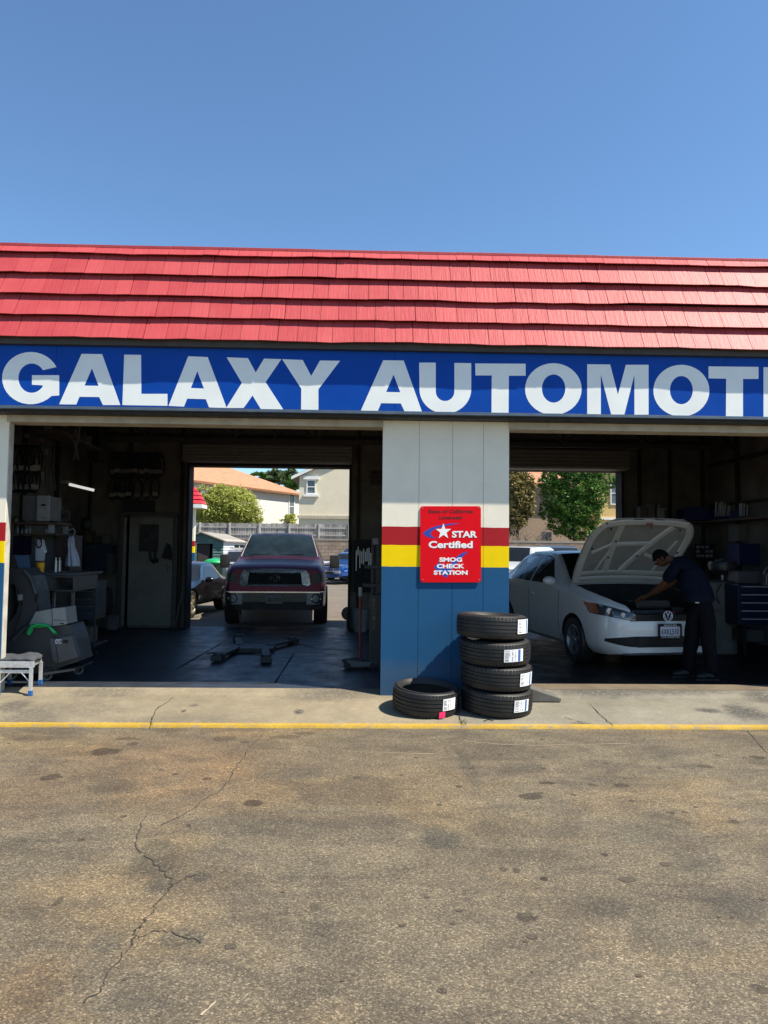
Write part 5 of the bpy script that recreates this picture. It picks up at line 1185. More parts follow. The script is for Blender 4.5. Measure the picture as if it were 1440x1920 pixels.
V, F = skinned([([hip+Vector((0, 0, .03)), hip+Vector((0, 0, -.06))], [(.18, .145), (.185, .15)], None), ([hl_, kl, al+Vector((0, 0, .12)), al+Vector((0, 0, -.03))], [(.125, .125), (.09, .092), (.078, .084), (.084, .09)], 1), ([hr_, kr, ar+Vector((0, 0, .12)), ar+Vector((0, 0, -.03))], [(.125, .125), (.09, .092), (.078, .084), (.084, .09)], 1)])
for i, v in enumerate(V):
    k = noise.noise(Vector((v.x*8, v.y*8, v.z*14)))*.016+noise.noise(v*18)*.007; V[i] = v+Vector((k, k*.6, 0))
b = MB(); b.add(V, F); b.build('trousers', CHAR, per, smooth=True, angle=180)
for a_ in (al, ar):
    V, F = skinned([([Vector((a_.x+.05, a_.y-.01, .050)), Vector((a_.x-.03, a_.y, .055)), Vector((a_.x-.12, a_.y+.03, .045)), Vector((a_.x-.19, a_.y+.05, .036))], [(.045, .05), (.047, .055), (.045, .042), (.038, .030)], None), ([Vector((a_.x, a_.y, .11))], [.045], 1)])
    b = MB(); b.add(V, F); b.bb(a_.x-.21, a_.x+.08, a_.y-.03, a_.y+.07, .001, .018, .006); b.build('shoe', BLACK, per, smooth=True)
b = MB(); q = P(1307, 1130, .80); b.box(q, (.05, .012, .012), .004); b.build('belt_clip', STEEL, per)

# ================================================================= LEFT BAY CONTENTS
# --- aluminium step platform with a cloth on it
fx0, fx1 = P(-2, 1290, -.03).x, P(59, 1290, -.03).x; bx1 = P(76, 1270, .32).x; bx0 = bx1-(fx1-fx0); zt = P(30, 1240, -.03).z
stp = thing('step_platform', 'folding aluminium work platform with blue feet by the left pillar', 'step platform', ((fx0+fx1)/2, .15, -.04))
b = MB(); b.bb(fx0-.03, fx1+.02, -.05, -.015, zt-.065, zt, .004); b.bb(fx0, fx1, -.035, -.02, zt-.125, zt-.09, .003); b.bb(bx0, bx1, .31, .34, zt-.06, zt, .004)
for x in (fx0, fx1): b.add([(x-.02, -.03, zt-.06), (x+.0, -.03, zt-.06), (x+(bx1-fx1), .33, zt-.06), (x+(bx1-fx1)-.02, .33, zt-.06), (x-.02, -.03, zt), (x, -.03, zt), (x+(bx1-fx1), .33, zt), (x+(bx1-fx1)-.02, .33, zt)], [(0,1,2,3),(4,5,6,7),(0,1,5,4),(1,2,6,5),(2,3,7,6),(3,0,4,7)])
b.build('frame', ALU, stp)
for (xa_, ya, zb_) in ((fx0, -.04, -.045), (fx1, -.04, -.045), (bx0, .33, .003), (bx1, .33, .003)):
    b = MB(); xt = xa_-.005; b.bb(xt-.017, xt+.017, ya-.012, ya+.014, zb_+.04, zt-.06, .003); lg = b.build('leg', ALU, stp)
    b = MB(); b.bb(xt-.021, xt+.021, ya-.016, ya+.018, zb_, zb_+.055, .004); b.build('foot', mat('foot_blue', (.02, .10, .30), .5), lg)
b = MB(); b.cyl((fx0, -.03, zt-.24), (fx0+.12, -.03, zt-.11), .006, n=6); b.cyl((fx1, -.03, zt-.24), (fx1-.12, -.03, zt-.11), .006, n=6); b.build('brace', ALU, stp)
b = MB(); b.shell(lambda u, v: ((fx0+(fx1-fx0)*u+(bx1-fx1)*v, -.02+.34*v, zt-.006), (0, 0, 1)), 2, 2, .01); b.build('deck', ALU, stp)
b = MB()
def clf(u, v):
    x = fx0-.06+(fx1-fx0+.08)*u+(bx1-fx1)*v; y = -.035+.34*v; z = zt+.035+.022*noise.noise((u*4, v*3, 1))+.03*noise.noise((u*2, v*2, 7))
    if u > .86: z -= (u-.86)*.12
    return (x, y, z), (0, 0, 1)
b.shell(clf, 26, 14, .026); o = b.build('cloth', GREYCLOTH, smooth=True, angle=180); recenter(o); tag(o, 'crumpled grey cloth lying on the aluminium platform', 'cloth')

# --- refrigerant machine
mx = P(75, 1250, .6); mch = thing('recovery_machine', 'dark grey wheeled service machine with curved back and low front box', 'service machine', (mx.x, .85, 0))
outl = [(14, 1250), (9, 1180), (8, 1078), (22, 1066), (40, 1066), (54, 1080), (62, 1112), (66, 1148), (60, 1170), (80, 1166), (104, 1170), (130, 1172), (140, 1200), (148, 1240), (110, 1252)]
hole = [(15, 1100), (28, 1092), (34, 1104), (36, 1130), (30, 1152), (16, 1168)]
b = MB(); slab(b, shape2d([outl, hole]), lambda u, v, w_: (P(u, v, .62).x, .62+w_, P(u, v, .62).z), 0, .42); b.build('housing', GREYP, mch)
b = MB(); q = [P(x, y, .60) for x, y in ((44, 1070), (57, 1085), (66, 1114), (69, 1150), (58, 1168), (40, 1182), (22, 1200))]; b.tube([(p.x, .62, p.z) for p in q], .028, 8); b.build('edge_rail', DGREY, mch, smooth=True)
b = MB(); q = [P(x, y, .58) for x, y in ((22, 1082), (30, 1100), (33, 1128), (40, 1130), (38, 1150), (30, 1178), (24, 1190))]; b.tube([(p.x, .585, p.z) for p in q], .007, 6); b.build('hose', BLACK, mch, smooth=True)
b = MB(); p = P(37, 1120, .59); b.box((p.x, .60, p.z), (.05, .03, .07), .01); b.build('valve', LGREY, mch)
b = MB(); slab(b, shape2d([[(104, 1198), (134, 1192), (146, 1232), (110, 1243)]]), lambda u, v, w_: (P(u, v, .52).x, .52+w_, P(u, v, .52).z), 0, .10); slab(b, shape2d([[(93, 1196), (103, 1198), (109, 1243), (99, 1240)]]), lambda u, v, w_: (P(u, v, .53).x, .53+w_, P(u, v, .53).z), 0, .09)
fb = b.build('front_box', mat('box_grey', (.065, .066, .07), .5, dirt=.3), mch)
b = MB(); fit_text(b, 'OTC', 103.5, 115.5, 1207.5, 1198, lambda u, v, w_: (P(u, v, .52).x, .52-w_, P(u, v, .52).z), .003, -.001, .06); b.build('lettering', mat('otc_white', (.42, .43, .45), .5), fb)
b = MB(); p = P(122.5, 1203, .51); b.box((p.x, .515, p.z), (.055, .012, .035), .004); b.build('socket', BLACK, fb)
b = MB(); p0, p1 = P(84, 1250, .52), P(155, 1236, .72); b.add([(p0.x, .50, .075), (p1.x, .50, .13), (p1.x, 1.04, .13), (p0.x-.25, 1.04, .075), (p0.x, .50, .10), (p1.x, .50, .155), (p1.x, 1.04, .155), (p0.x-.25, 1.04, .10)], [(0,1,2,3),(4,5,6,7),(0,1,5,4),(1,2,6,5),(2,3,7,6),(3,0,4,7)]); b.bb(P(14, 1250, .6).x, p0.x+.1, .6, 1.04, .08, .14, .01); b.build('base', DGREY, mch)
for px, Y in ((88, .56), (147, .95), (22, .60)):
    x = P(px, 1265, Y).x; b = MB(); b.lathe([(.03, -.015), (.056, -.018), (.06, 0), (.056, .018), (.03, .015)], Matrix.Translation((x, Y, .061)) @ Matrix.Rotation(math.pi/2, 4, 'X') @ Matrix.Rotation(.5, 4, 'Y'), 20, True); b.cyl((x, Y-.02, .061), (x, Y+.02, .061), .02, n=8); b.box((x+.02, Y, .11), (.07, .045, .03), .008); b.build('caster', GREYP, mch, smooth=True)
b = MB(); slab(b, shape2d([[(98, 1141), (122, 1139), (125.5, 1170), (99, 1174)]]), lambda u, v, w_: (P(u, v, .56).x, .56+w_, P(u, v, .56).z), 0, .30)
slab(b, shape2d([[(55, 1170), (67, 1147), (97, 1142), (98, 1173), (60, 1176)]]), lambda u, v, w_: (P(u, v, .575).x, .575+w_, P(u, v, .575).z), 0, .28)
pr = thing('battery_charger', 'light grey boxy tester standing on top of the dark machine', 'tester', (P(90, 1172, .7).x, .7, P(90, 1172, .7).z)); b.build('case', LGREY, pr)
b = MB(); p = P(116, 1169, .55); b.box((p.x, .555, p.z), (.035, .012, .012), .002); p = P(111, 1163, .55); b.box((p.x, .558, p.z), (.15, .006, .004)); b.build('button', BLACK, pr)
b = MB(); q = [P(x, y, .54) for x, y in ((50, 1190), (53, 1182), (60, 1174), (72, 1171), (84, 1172), (94, 1176), (101, 1184), (104, 1190))]; b.tube([(p.x, .55+.03*math.sin(i*2), p.z) for i, p in enumerate(q)], [.022, .030, .020, .016, .018, .014, .02, .012], 7); b.tube([(p.x+.01, .57, p.z-.02+.01*math.cos(i*3)) for i, p in enumerate(q[:6])], .013, 6)
o = b.build('rubber_glove', GREENG, smooth=True, angle=180); recenter(o); tag(o, 'bright green rubber gloves draped over the dark service machine', 'gloves')

# --- bench with computer clutter
wb = thing('workbench', 'off-white counter with drawer and open shelf behind the service machine', 'workbench', (P(100, 1100, 1.8).x, 1.9, 0))
BW = mat('bench_white', (.085, .082, .075), .5, dirt=.3)
boxes('counter_top', mat('bench_top', (.07, .07, .075), .5), wb, [(14, 1074, 142, 1079, 1.5, .95)])
boxes('drawer', BW, wb, [(62, 1080, 97, 1108, 1.52, .8)]); boxes('shelf_box', BW, wb, [(97.5, 1080, 139, 1083, 1.52, .8), (97.5, 1106, 139, 1109, 1.52, .8), (136.5, 1083, 139, 1106, 1.52, .8), (98, 1083, 136, 1106, 2.2, .05)])
b = MB(); 
for px in (70, 100, 136): p = P(px, 1110, 1.6); b.bb(p.x-.015, p.x+.015, 1.6, 1.64, 0, p.z)
b.build('leg', STEEL, wb)
def one(name, label, cat, m_, lst, bev=.006, group=None):
    o = boxes(name, m_, None, lst, bev); recenter(o); return tag(o, label, cat, group)
cupc = P(72, 1078, 1.55); cup = thing('paper_cup', 'yellow paper cup at the front edge of the bench', 'cup', (cupc.x, 1.6, cupc.z))
b = MB(); b.lathe([(0, 0), (.040, 0), (.054, .150), (.057, .152), (.057, .158), (.050, .158), (.038, .01)], Matrix.Translation((cupc.x, 1.6, cupc.z)), 24); b.build('cup_body', YEL, cup, smooth=True)
b = MB(); b.lathe([(.0395, -.001), (.0412, -.001), (.0424, .014), (.0405, .014)], Matrix.Translation((cupc.x, 1.6, cupc.z)), 24, True); b.build('base_band', mat('cup_white', (.6, .6, .6), .5), cup, smooth=True)
b = MB(); fit_text(b, 'BAJA', 67.5, 76.5, 1067.5, 1064, lambda u, v, w_: (P(u, v, 1.545).x, 1.545-w_, P(u, v, 1.545).z), .003, -.004, .02) if False else b.box((cupc.x, 1.552, cupc.z+.085), (.05, .004, .014), .001); b.build('cup_mark', mat('cup_brown', (.25, .08, .01), .6), cup)
mon = thing('monitor', 'dark computer screen at the left end of the bench', 'monitor', (P(38, 1045, 1.9).x, 1.95, P(38, 1050, 1.9).z))
boxes('screen', mat('screen_dark', (.006, .008, .03), .2), mon, [(24, 1005, 56, 1040, 1.9, .05)]); boxes('stand', BLACK, mon, [(36, 1040, 44, 1076, 1.93, .05)])
b = MB(); slab(b, shape2d([[(24, 1041), (50, 1041), (58, 1068), (56, 1071), (34, 1065)]]), lambda u, v, w_: (P(u, v, 1.58).x, 1.58+w_+(1065-v)*.002, P(u, v, 1.58).z), 0, .006); o = b.build('sheet', mat('blue_sheet', (.10, .16, .27), .6)); recenter(o); tag(o, 'slanting blue-grey sheet leaning at the left end of the bench', 'sheet')
b = MB(); slab(b, shape2d([[(66, 1010), (82, 1012), (88, 1035), (85, 1037), (84, 1051), (80, 1053), (66, 1051)]]), lambda u, v, w_: (P(u, v, 1.8).x, 1.8+w_+.01*math.sin(u*.5), P(u, v, 1.8).z), 0, .006); o = b.build('paper', PAPER); recenter(o); tag(o, 'white paper hanging above the yellow cup', 'paper')
b = MB(); b.tube([(P(73+5*math.cos(a), 1018+9*math.sin(a), 1.77).x, 1.77, P(73+5*math.cos(a), 1018+9*math.sin(a), 1.77).z) for a in [i*math.pi/9 for i in range(18)]], .009, 6, closed=True); o = b.build('cable_coil', BLACK, smooth=True); recenter(o); tag(o, 'black coiled cable hanging over the white paper', 'cable')
one('cabinet', 'dark brown cabinet standing on the bench behind the plastic bag', 'cabinet', mat('brown_cab', (.035, .022, .018), .6), [(104, 1003, 132, 1074, 2.0, .4)])
one('back_board', 'grey board standing behind the bench, under the white printer', 'board', mat('board_grey', (.10, .11, .115), .7), [(56, 1003, 104, 1072, 2.15, .05)])
b = MB()
def bagf(u, v):
    z0, z1 = 1062, 1006; py = z0+(z1-z0)*v; hwid = 15*(1-.75*v)+1.5*math.sin(v*9+u*5); px = 137+2*v*-2+hwid*(2*u-1)*(1 if v < .95 else .7); p = P(px, py, 1.9)
    return (p.x, 1.9-.06*math.sin(u*math.pi)*(1-v*.8)+.012*math.sin(u*17+v*3), p.z), (0, -1, 0)
b.shell(bagf, 22, 12, .01); q = [P(x, y, 1.9) for x, y in ((131, 1008), (128, 996), (133, 992))]; b.tube(q, .008, 5); q = [P(x, y, 1.9) for x, y in ((137, 1008), (141, 995), (135, 990))]; b.tube(q, .008, 5)
o = b.build('plastic_bag', mat('bag_white', (.33, .36, .44), .45, var=.25, vs=12), smooth=True, angle=180); recenter(o); tag(o, 'white plastic bag hanging by its handles beside the brown cabinet', 'bag')
b = MB(); 
for r_, px in ((.03, 104), (.025, 111)): p = P(px, 1074, 1.7); b.cyl((p.x, 1.7, p.z), (p.x, 1.7, p.z+.16), r_, r_*.9, 12); b.cyl((p.x, 1.7, p.z+.16), (p.x, 1.7, p.z+.2), .012, n=8)
o = b.build('spray_can', STEEL, smooth=True); recenter(o); tag(o, 'two thin spray bottles standing together right of the yellow cup', 'bottles')
b = MB(); b.tube([P(x, y, 1.6)+Vector((0, 0, .01)) for x, y in ((84, 1075), (95, 1072), (104, 1076), (116, 1073), (128, 1075))], .008, 6); o = b.build('wrench', STEEL); recenter(o); tag(o, 'loose steel tools lying along the bench edge', 'tools')
prn = thing('printer', 'white box printer on the shelf at the far left', 'printer', (P(76, 978, 1.9).x, 2.0, P(76, 978, 1.9).z))
boxes('front_panel', mat('printer_white', (.26, .26, .26), .5, dirt=.1), prn, [(69, 929, 92, 977, 1.85, .03)]); boxes('case', mat('printer_grey', (.10, .10, .105), .6), prn, [(42, 929, 68.6, 976, 1.88, .4), (68, 930, 91, 976, 1.885, .4)])
b = MB(); p = P(81, 947, 1.84); b.sph((p.x, 1.845, p.z), (.035, .01, .016), 12); p = P(81, 970, 1.84); b.box((p.x, 1.846, p.z), (.07, .006, .006)); b.build('logo', BLACK, prn)
shf = thing('wall_shelf', 'long dark shelf carrying the printer and jars', 'shelf', (P(70, 985, 2).x, 2.0, P(70, 983, 2).z)); boxes('board', DWOOD, shf, [(22, 979, 106, 983, 1.8, .5)]); boxes('bracket', BLACK, shf, [(26, 983, 28, 1000, 2.1, .1), (100, 983, 102, 1000, 2.1, .1)])
shf2 = thing('wall_shelf', 'dark lower shelf above the monitor with small white items', 'shelf', (P(60, 1001, 2).x, 2.0, P(60, 1001, 2).z)); boxes('board', DWOOD, shf2, [(22, 1000, 106, 1003, 1.8, .5)])
rnd = random.Random(3)
jar0 = None
for i, (px, py, w_, h_) in enumerate(((33, 1000, 4, 12), (41, 1000, 3, 9), (49, 1000, 5, 10), (56, 1000, 3, 14), (96, 1000, 8, 17), (87, 1000, 6, 9))):
    col_ = mat('jar_pale', (.20, .20, .21), .5) if i != 4 else mat('label_grey', (.28, .29, .31), .6)
    b = MB(); p = P(px, py, 1.9); k = (1.9+CD)/FPX
    if i == 4: b.box((p.x, 1.9, p.z+h_*k/2), (w_*k, .06, h_*k), .004)
    else: b.lathe([(0, 0), (w_*k/2, 0), (w_*k/2, h_*k*.7), (w_*k*.28, h_*k*.82), (w_*k*.28, h_*k), (0, h_*k)], Matrix.Translation((p.x, 1.9, p.z)), 14)
    o = b.build('jar' if i != 4 else 'carton', col_, smooth=i != 4); recenter(o)
    tag(o, ('grey carton at the right end of the lower shelf' if i == 4 else 'small pale jar on the lower shelf above the monitor'), 'carton' if i == 4 else 'jar', None if i == 4 else 'jars on the lower shelf')
one('card', 'small white card pinned above the plastic bag', 'card', mat('card_white', (.22, .21, .19), .7), [(118, 987, 128, 1005, 2.2, .01)], .001)
b = MB(); p = P(19, 965, 1.6); b.sph((P(29, 976, 1.9).x, 1.9, P(29, 976, 1.9).z), (.05, .05, .065), 14); o = b.build('oil_bottle', mat('olive_bottle', (.06, .06, .01), .4), smooth=True); recenter(o); tag(o, 'olive yellow bottle at the left end of the upper shelf', 'bottle')
# plate pinned on the wall
pp = P(111, 965, 3.0); ppl = thing('wall_plate', 'old number plate nailed up right of the printer', 'number plate', (pp.x, 3.0, pp.z))
plate(ppl, '4SLF565', .34, .15, (pp.x, 3.0, pp.z), 0, mat('plate_ink3', (.008, .008, .008), .6), mat('plate_old', (.07, .068, .055), .7), None, world=True)
# strip lamp
lt = thing('strip_light', 'short tilted fluorescent tube lamp hanging in the left bay', 'lamp', (P(145, 908, 2.4).x, 2.4, P(145, 908, 2.4).z))
b = MB(); a, c_ = P(114, 904, 2.4), P(146, 910, 2.45); b.add([a+Vector((0, 0, .03)), c_+Vector((0, 0, .02)), c_, a], [(0, 1, 2, 3)]); b.tube([a, P(125, 903, 2.42), c_], [.02, .035, .02], 8); b.build('bracket', mat('lamp_grey', (.10, .09, .075), .6), lt)
b = MB(); b.tube([P(129.5, 908, 2.4), P(176.5, 919.3, 2.5)], .020, 10); b.build('tube', mat('tube_glow', (.62, .62, .58), .5, emit=.55), lt)

# --- tool cart
tc_ = thing('tool_cart', 'dark steel drawer cart on casters beside the bench', 'tool cart', (P(158, 1220, 2.3).x, 2.5, 0))
CARTM = mat('cart_steel', (.045, .052, .062), .4, .4)
boxes('cabinet', CARTM, tc_, [(137, 1089, 177, 1162, 2.3, .45)])
for y0, y1 in ((1092, 1105), (1107, 1120), (1122, 1133), (1135, 1146), (1148, 1158)):
    o = boxes('drawer', CARTM, tc_, [(139, y0, 175.5, y1, 2.28, .02)]); boxes('handle', STEEL, o, [(141, y0+1, 173.5, y0+2.2, 2.262, .012)], .001)
boxes('lower_shelf', CARTM, tc_, [(137, 1207, 178, 1212, 2.3, .5)])
for px in (136, 178): 
    for dy in (0, .45): boxes('post', CARTM, tc_, [(px-.9, 1086, px+.9, 1215, 2.3+dy, .03)], .003)
boxes('carton', mat('brown_carton', (.11, .075, .055), .8), tc_, [(143, 1176, 168, 1206, 2.4, .3)])
for px in (138, 176): p = P(px, 1218, 2.35); b = MB(); b.lathe([(.02, -.015), (.045, -.015), (.045, .015), (.02, .015)], Matrix.Translation((p.x, 2.35, .046)) @ Matrix.Rotation(math.pi/2, 4, 'X'), 16, True); b.build('caster', BLACK, tc_)
# --- rear wall: door, poster, cap, racks
dr = thing('side_door', 'grey panel door with knobs in the back wall of the left bay', 'door', (P(275, 1170, 5.9).x, 5.93, 0))
DM = mat('door_grey', (.17, .16, .14), .6, var=.2, vs=2, dirt=.3)
boxes('door_leaf', DM, dr, [(229, 971, 323, 1173, 5.93, .04)]); boxes('door_frame', mat('frame_grey', (.055, .05, .045), .6), dr, [(221, 966, 228.5, 1175, 5.90, .09), (323.5, 966, 331, 1175, 5.90, .09), (221, 960, 331, 966, 5.90, .09)])
for y in (1060, 1068): b = MB(); p = P(317, y, 5.9); b.sph((p.x, 5.88, p.z), .03, 10); b.cyl((p.x, 5.88, p.z), (p.x, 5.93, p.z), .015, n=8); b.build('knob', STEEL, dr, smooth=True)
o = one('poster', 'dark framed poster taped to the grey door', 'poster', mat('poster_dark', (.022, .020, .022), .5, var=.9, vs=9), [(261, 983, 297, 1034, 5.9, .015)], .002)
b = MB(); slab(b, shape2d([[(303, 1046), (308, 1030), (313, 1018), (319, 1022), (322, 1036), (321, 1050), (312, 1048)]]), lambda u, v, w_: (P(u, v, 5.85).x, 5.85+w_, P(u, v, 5.85).z), 0, .05); o = b.build('baseball_cap', BLACK); recenter(o); tag(o, 'black cap hanging on the right of the grey door', 'cap')
b = MB(); b.tube([P(281, 1034, 5.85), P(283, 1050, 5.85), P(290, 1056, 5.85)], .02, 6); b.tube([P(290, 1030, 5.85), P(291, 1048, 5.85)], .025, 6); b.box(P(292, 1051, 5.85), (.10, .04, .08), .01); o = b.build('key_strap', BLACK); recenter(o); tag(o, 'dark straps with a tag hanging under the poster', 'straps')
b = MB(); b.cyl(P(328, 1172, 5.4), P(341, 1112, 5.85), .010, n=8); o = b.build('leaning_rod', mat('rod', (.13, .11, .08), .6)); recenter(o); tag(o, 'thin rod leaning beside the rear opening', 'rod')
bn_ = thing('organiser', 'blue drawer organiser on the back wall left of the door', 'organiser', (P(183, 1064, 5.6).x, 5.7, P(183, 1064, 5.6).z))
BLO = mat('organiser_blue', (.012, .018, .035), .5)
boxes('case', BLO, bn_, [(158, 1021, 208, 1066, 5.65, .3)])
for y in range(1023, 1064, 8): boxes('drawer', mat('organiser_front', (.018, .028, .05), .4), bn_, [(160, y, 206, y+6.5, 5.63, .018)])
for px, py, w_, h_, lb, c_ in ((165, 1018, 14, 22, 'yellowish parts box above the blue organiser', (.05, .042, .022)), (181, 1019, 12, 14, 'brown parts box on the blue organiser beside the yellowish one', (.035, .025, .018)), (198, 1019, 14, 18, 'pale parts box at the right end above the blue organiser', (.07, .065, .055)), (205, 1078, 10, 40, 'grey narrow box under the blue organiser', (.05, .05, .05))):
    one('parts_box', lb, 'box', mat('pb%d' % px, c_, .7), [(px-w_/2, py-h_, px+w_/2, py, 5.6, .2)])
b = MB(); V, F = skinned([([P(200, 1098, 5.3), P(199, 1115, 5.3), P(198, 1138, 5.3), P(197, 1156, 5.3)], [(.10, .08), (.19, .12), (.21, .13), (.20, .12)], None)]); b.add(V, F); o = b.build('jacket', BLACK, smooth=True, angle=180); recenter(o); tag(o, 'black jacket hanging left of the grey door', 'jacket')
one('white_bin', 'small pale bin on the floor left of the grey door', 'bin', mat('bin_pale', (.09, .09, .095), .6), [(201, 1155, 216, 1181, 5.2, .2)])
b = MB(); V, F = skinned([([P(160, 968, 5.0), P(161, 985, 5.0), P(158, 998, 5.0)], [(.08, .08), (.11, .10), (.07, .07)], None)]); b.add(V, F); o = b.build('hanging_hat', BLACK, smooth=True, angle=180); recenter(o); tag(o, 'dark hat hanging on the post left of the organiser', 'hat')
one('duct', 'dark square duct hanging from the ceiling left of the belt racks', 'duct', mat('duct_dark', (.004, .004, .004), .8), [(163, 786, 186, 862, 4.4, .4)])
# fan belts: one loop with its paper sleeve, copied along the racks
def rail(px0, px1, py, Y, lb):
    o = one('belt_rail', lb, 'rail', BLACK, [(px0, py-1.5, px1, py+1.5, Y, .04)], .002)
BLT = mat('belt_rubber', (.006, .006, .006), .6); SLV = mat('belt_sleeve', (.22, .21, .19), .7)
fb0 = thing('fan_belt', 'black fan belt loop with a pale sleeve', 'fan belt', (0, 0, 0), 0, 'fan belts on the wall racks')
b = MB(); b.tube([(.075*math.cos(a), 0, -.20+.19*math.sin(a)) for a in [2*math.pi*i/20 for i in range(20)]], .016, 6, closed=True); b.build('loop', BLT, fb0, world=False, smooth=True)
b = MB(); b.box((0, -.02, -.31), (.10, .03, .07), .004); b.build('sleeve', SLV, fb0, world=False)
first = True
def belts(pxs, py, Y, lb, rz=0):
    global first
    for px in pxs:
        p = P(px, py+random.uniform(-1.5, 1.5), Y)
        if first: fb0.location = p; fb0['label'] = lb; first = False; MATX[fb0.name] = Matrix.Translation(p)
        else: dup(fb0, p, rz+random.uniform(-.3, .3), lb, 'fan belts on the wall racks')
belts([213, 221, 229, 240, 249, 258, 267, 276, 285, 294, 302], 853, 5.85, 'black fan belt loop with pale sleeve on the upper rack of the back wall')
belts([212, 221, 230, 242, 259, 276, 292], 897, 5.85, 'black fan belt loop with pale sleeve on the lower rack of the back wall')
belts([29, 36, 43, 50, 57, 64, 70], 838, 2.6, 'black fan belt loop high in the left corner, near the ceiling', .6)
belts([28, 37, 45, 53, 60, 66], 872, 2.6, 'black fan belt loop in the left corner, second row down', .6)
rail(208, 306, 851, 5.9, 'black rail carrying the upper row of belts on the back wall'); rail(208, 300, 895, 5.9, 'black rail carrying the lower row of belts on the back wall'); rail(24, 76, 836, 2.65, 'black rail near the ceiling in the left corner'); rail(24, 72, 870, 2.65, 'second black rail down in the left corner')
one('mounting_board', 'dark panel on the back wall under the belt racks', 'panel', mat('panel_dark', (.012, .012, .012), .8), [(232, 938, 290, 960, 5.9, .03)])
usf = thing('high_shelf', 'shelf of small boxes near the ceiling at the left', 'shelf', (P(105, 830, 3).x, 3.1, P(105, 832, 3).z)); b = MB(); a, c_ = P(70, 806, 2.6), P(152, 842, 4.3)
b.add([a, c_, c_+Vector((.35, .0, 0)), a+Vector((.35, 0, 0))]+[q+Vector((0, 0, -.03)) for q in (a, c_, c_+Vector((.35, 0, 0)), a+Vector((.35, 0, 0)))], [(0,1,2,3),(4,5,6,7),(0,1,5,4),(1,2,6,5),(2,3,7,6),(3,0,4,7)]); b.build('board', DWOOD, usf)
BXC = [mat('bx%d' % i, c_, .7) for i, c_ in enumerate(((.11, .09, .075), (.10, .055, .045), (.05, .05, .06), (.13, .12, .11)))]
for i in range(13):
    p = a.lerp(c_, (i+.5)/13)+Vector((.08, 0, 0)); h_ = rnd.uniform(.12, .22); b = MB(); b.box((p.x+.05, p.y, p.z+h_/2+.002), (.11, .07, h_), .003); o = b.build('filter_box', BXC[i % 4]); recenter(o); tag(o, 'small upright filter box in the row on the high shelf', 'box', 'filter boxes on the high shelf')

# --- in-ground lift
lc = G(474, 1221, 0); lift = thing('car_lift', 'black four-arm lift lying flat on the garage floor', 'car lift', (lc.x, lc.y, 0))
LM = mat('lift_black', (.016, .017, .02), .5, .2)
b = MB(); b.bb(lc.x-.32, lc.x+.32, lc.y-.22, lc.y+.25, .002, .075, .01); b.build('base', LM, lift)
for px, py in ((409, 1240), (499, 1243), (446, 1203), (548, 1208)):
    p = G(px, py, 0); d = Vector((p.x-lc.x, p.y-lc.y, 0)); dn = d.normalized(); s0 = lc+dn*.15
    s0.x = lc.x+(.22 if d.x > .0 else -.22)*(1 if px != 499 else .9); s0.y = lc.y+(.12 if d.y > 0 else -.12); d = Vector((p.x-s0.x, p.y-s0.y, 0)); ang = math.atan2(d.y, d.x); c_ = (s0+p)/2
    b = MB(); b.box((c_.x, c_.y, .065), (d.length, .11, .045), .008, (0, 0, ang)); b.box((p.x, p.y, .05), (.20, .15, .075), .01, (0, 0, ang)); arm = b.build('arm', LM, lift)
    b = MB(); b.cyl((p.x, p.y, .085), (p.x, p.y, .115), .07, n=16); b.box((p.x-.10, p.y, .11), (.12, .05, .02), .004, (0, 0, .2)); b.build('pad', RUBBER, arm)
# --- floor jack
jp = G(672, 1252, 0); jk = thing('floor_jack', 'low floor jack with upright red handle at the right of the left bay', 'floor jack', (jp.x, jp.y, 0))
b = MB(); x0, x1 = G(644, 1252).x, G(706, 1252).x
b.prism([(x0, .05), (x0+.06, .11), (x1, .09), (x1, .04), (x0, .03)], lambda u, v, w_: (u, jp.y+w_, v), -.13, -.10); b.prism([(x0, .05), (x0+.06, .11), (x1, .09), (x1, .04), (x0, .03)], lambda u, v, w_: (u, jp.y+w_, v), .10, .13); b.bb(x0, x1, jp.y-.10, jp.y+.10, .05, .07); b.sph((x0+.10, jp.y, .10), (.14, .12, .04), 12)
b.build('frame', mat('jack_body', (.07, .07, .08), .35, .3), jk)
b = MB(); b.cyl((P(675, 1248, jp.y).x, jp.y, .09), P(675.5, 1118, jp.y), .020, n=10); b.build('handle', mat('jack_red', (.12, .012, .012), .4), jk); b = MB(); b.cyl(P(675.5, 1118, jp.y), P(675.5, 1101, jp.y), .026, n=10); b.build('grip', LGREY, jk)
b = MB(); 
for x in (x0+.05, x1-.05): b.cyl((x, jp.y-.15, .045), (x, jp.y+.15, .045), .042, n=14)
b.build('wheels', BLACK, jk)
# --- bucket, spring compressor, notice
bp = G(676, 1184, 0); bk = thing('bucket', 'pale plastic bucket by the right jamb of the rear opening', 'bucket', (bp.x, bp.y, 0)); b = MB(); b.lathe([(0, 0), (.12, 0), (.155, .40), (.165, .405), (.165, .42), (.15, .42), (.115, .02)], Matrix.Translation((bp.x, bp.y, 0)), 24); b.build('pail', mat('pail_grey', (.16, .17, .19), .5), bk, smooth=True)
b = MB(); b.tube([(bp.x+.16*math.cos(a), bp.y-.02, .40+.05*math.sin(a)) for a in [math.pi*i/10 for i in range(11)]], .004, 5); b.build('handle', STEEL, bk)
b = MB(); p = P(652, 1152, 6.15); b.cyl((p.x, 6.3, p.z), (p.x, 6.42, p.z), .13, n=24); b.cyl((p.x, 6.36, 0), (p.x, 6.36, p.z-.1), .03, n=8); o = b.build('hose_reel', mat('reel_grey', (.10, .10, .09), .6), smooth=True); recenter(o); tag(o, 'round grey reel just outside the rear opening', 'reel')
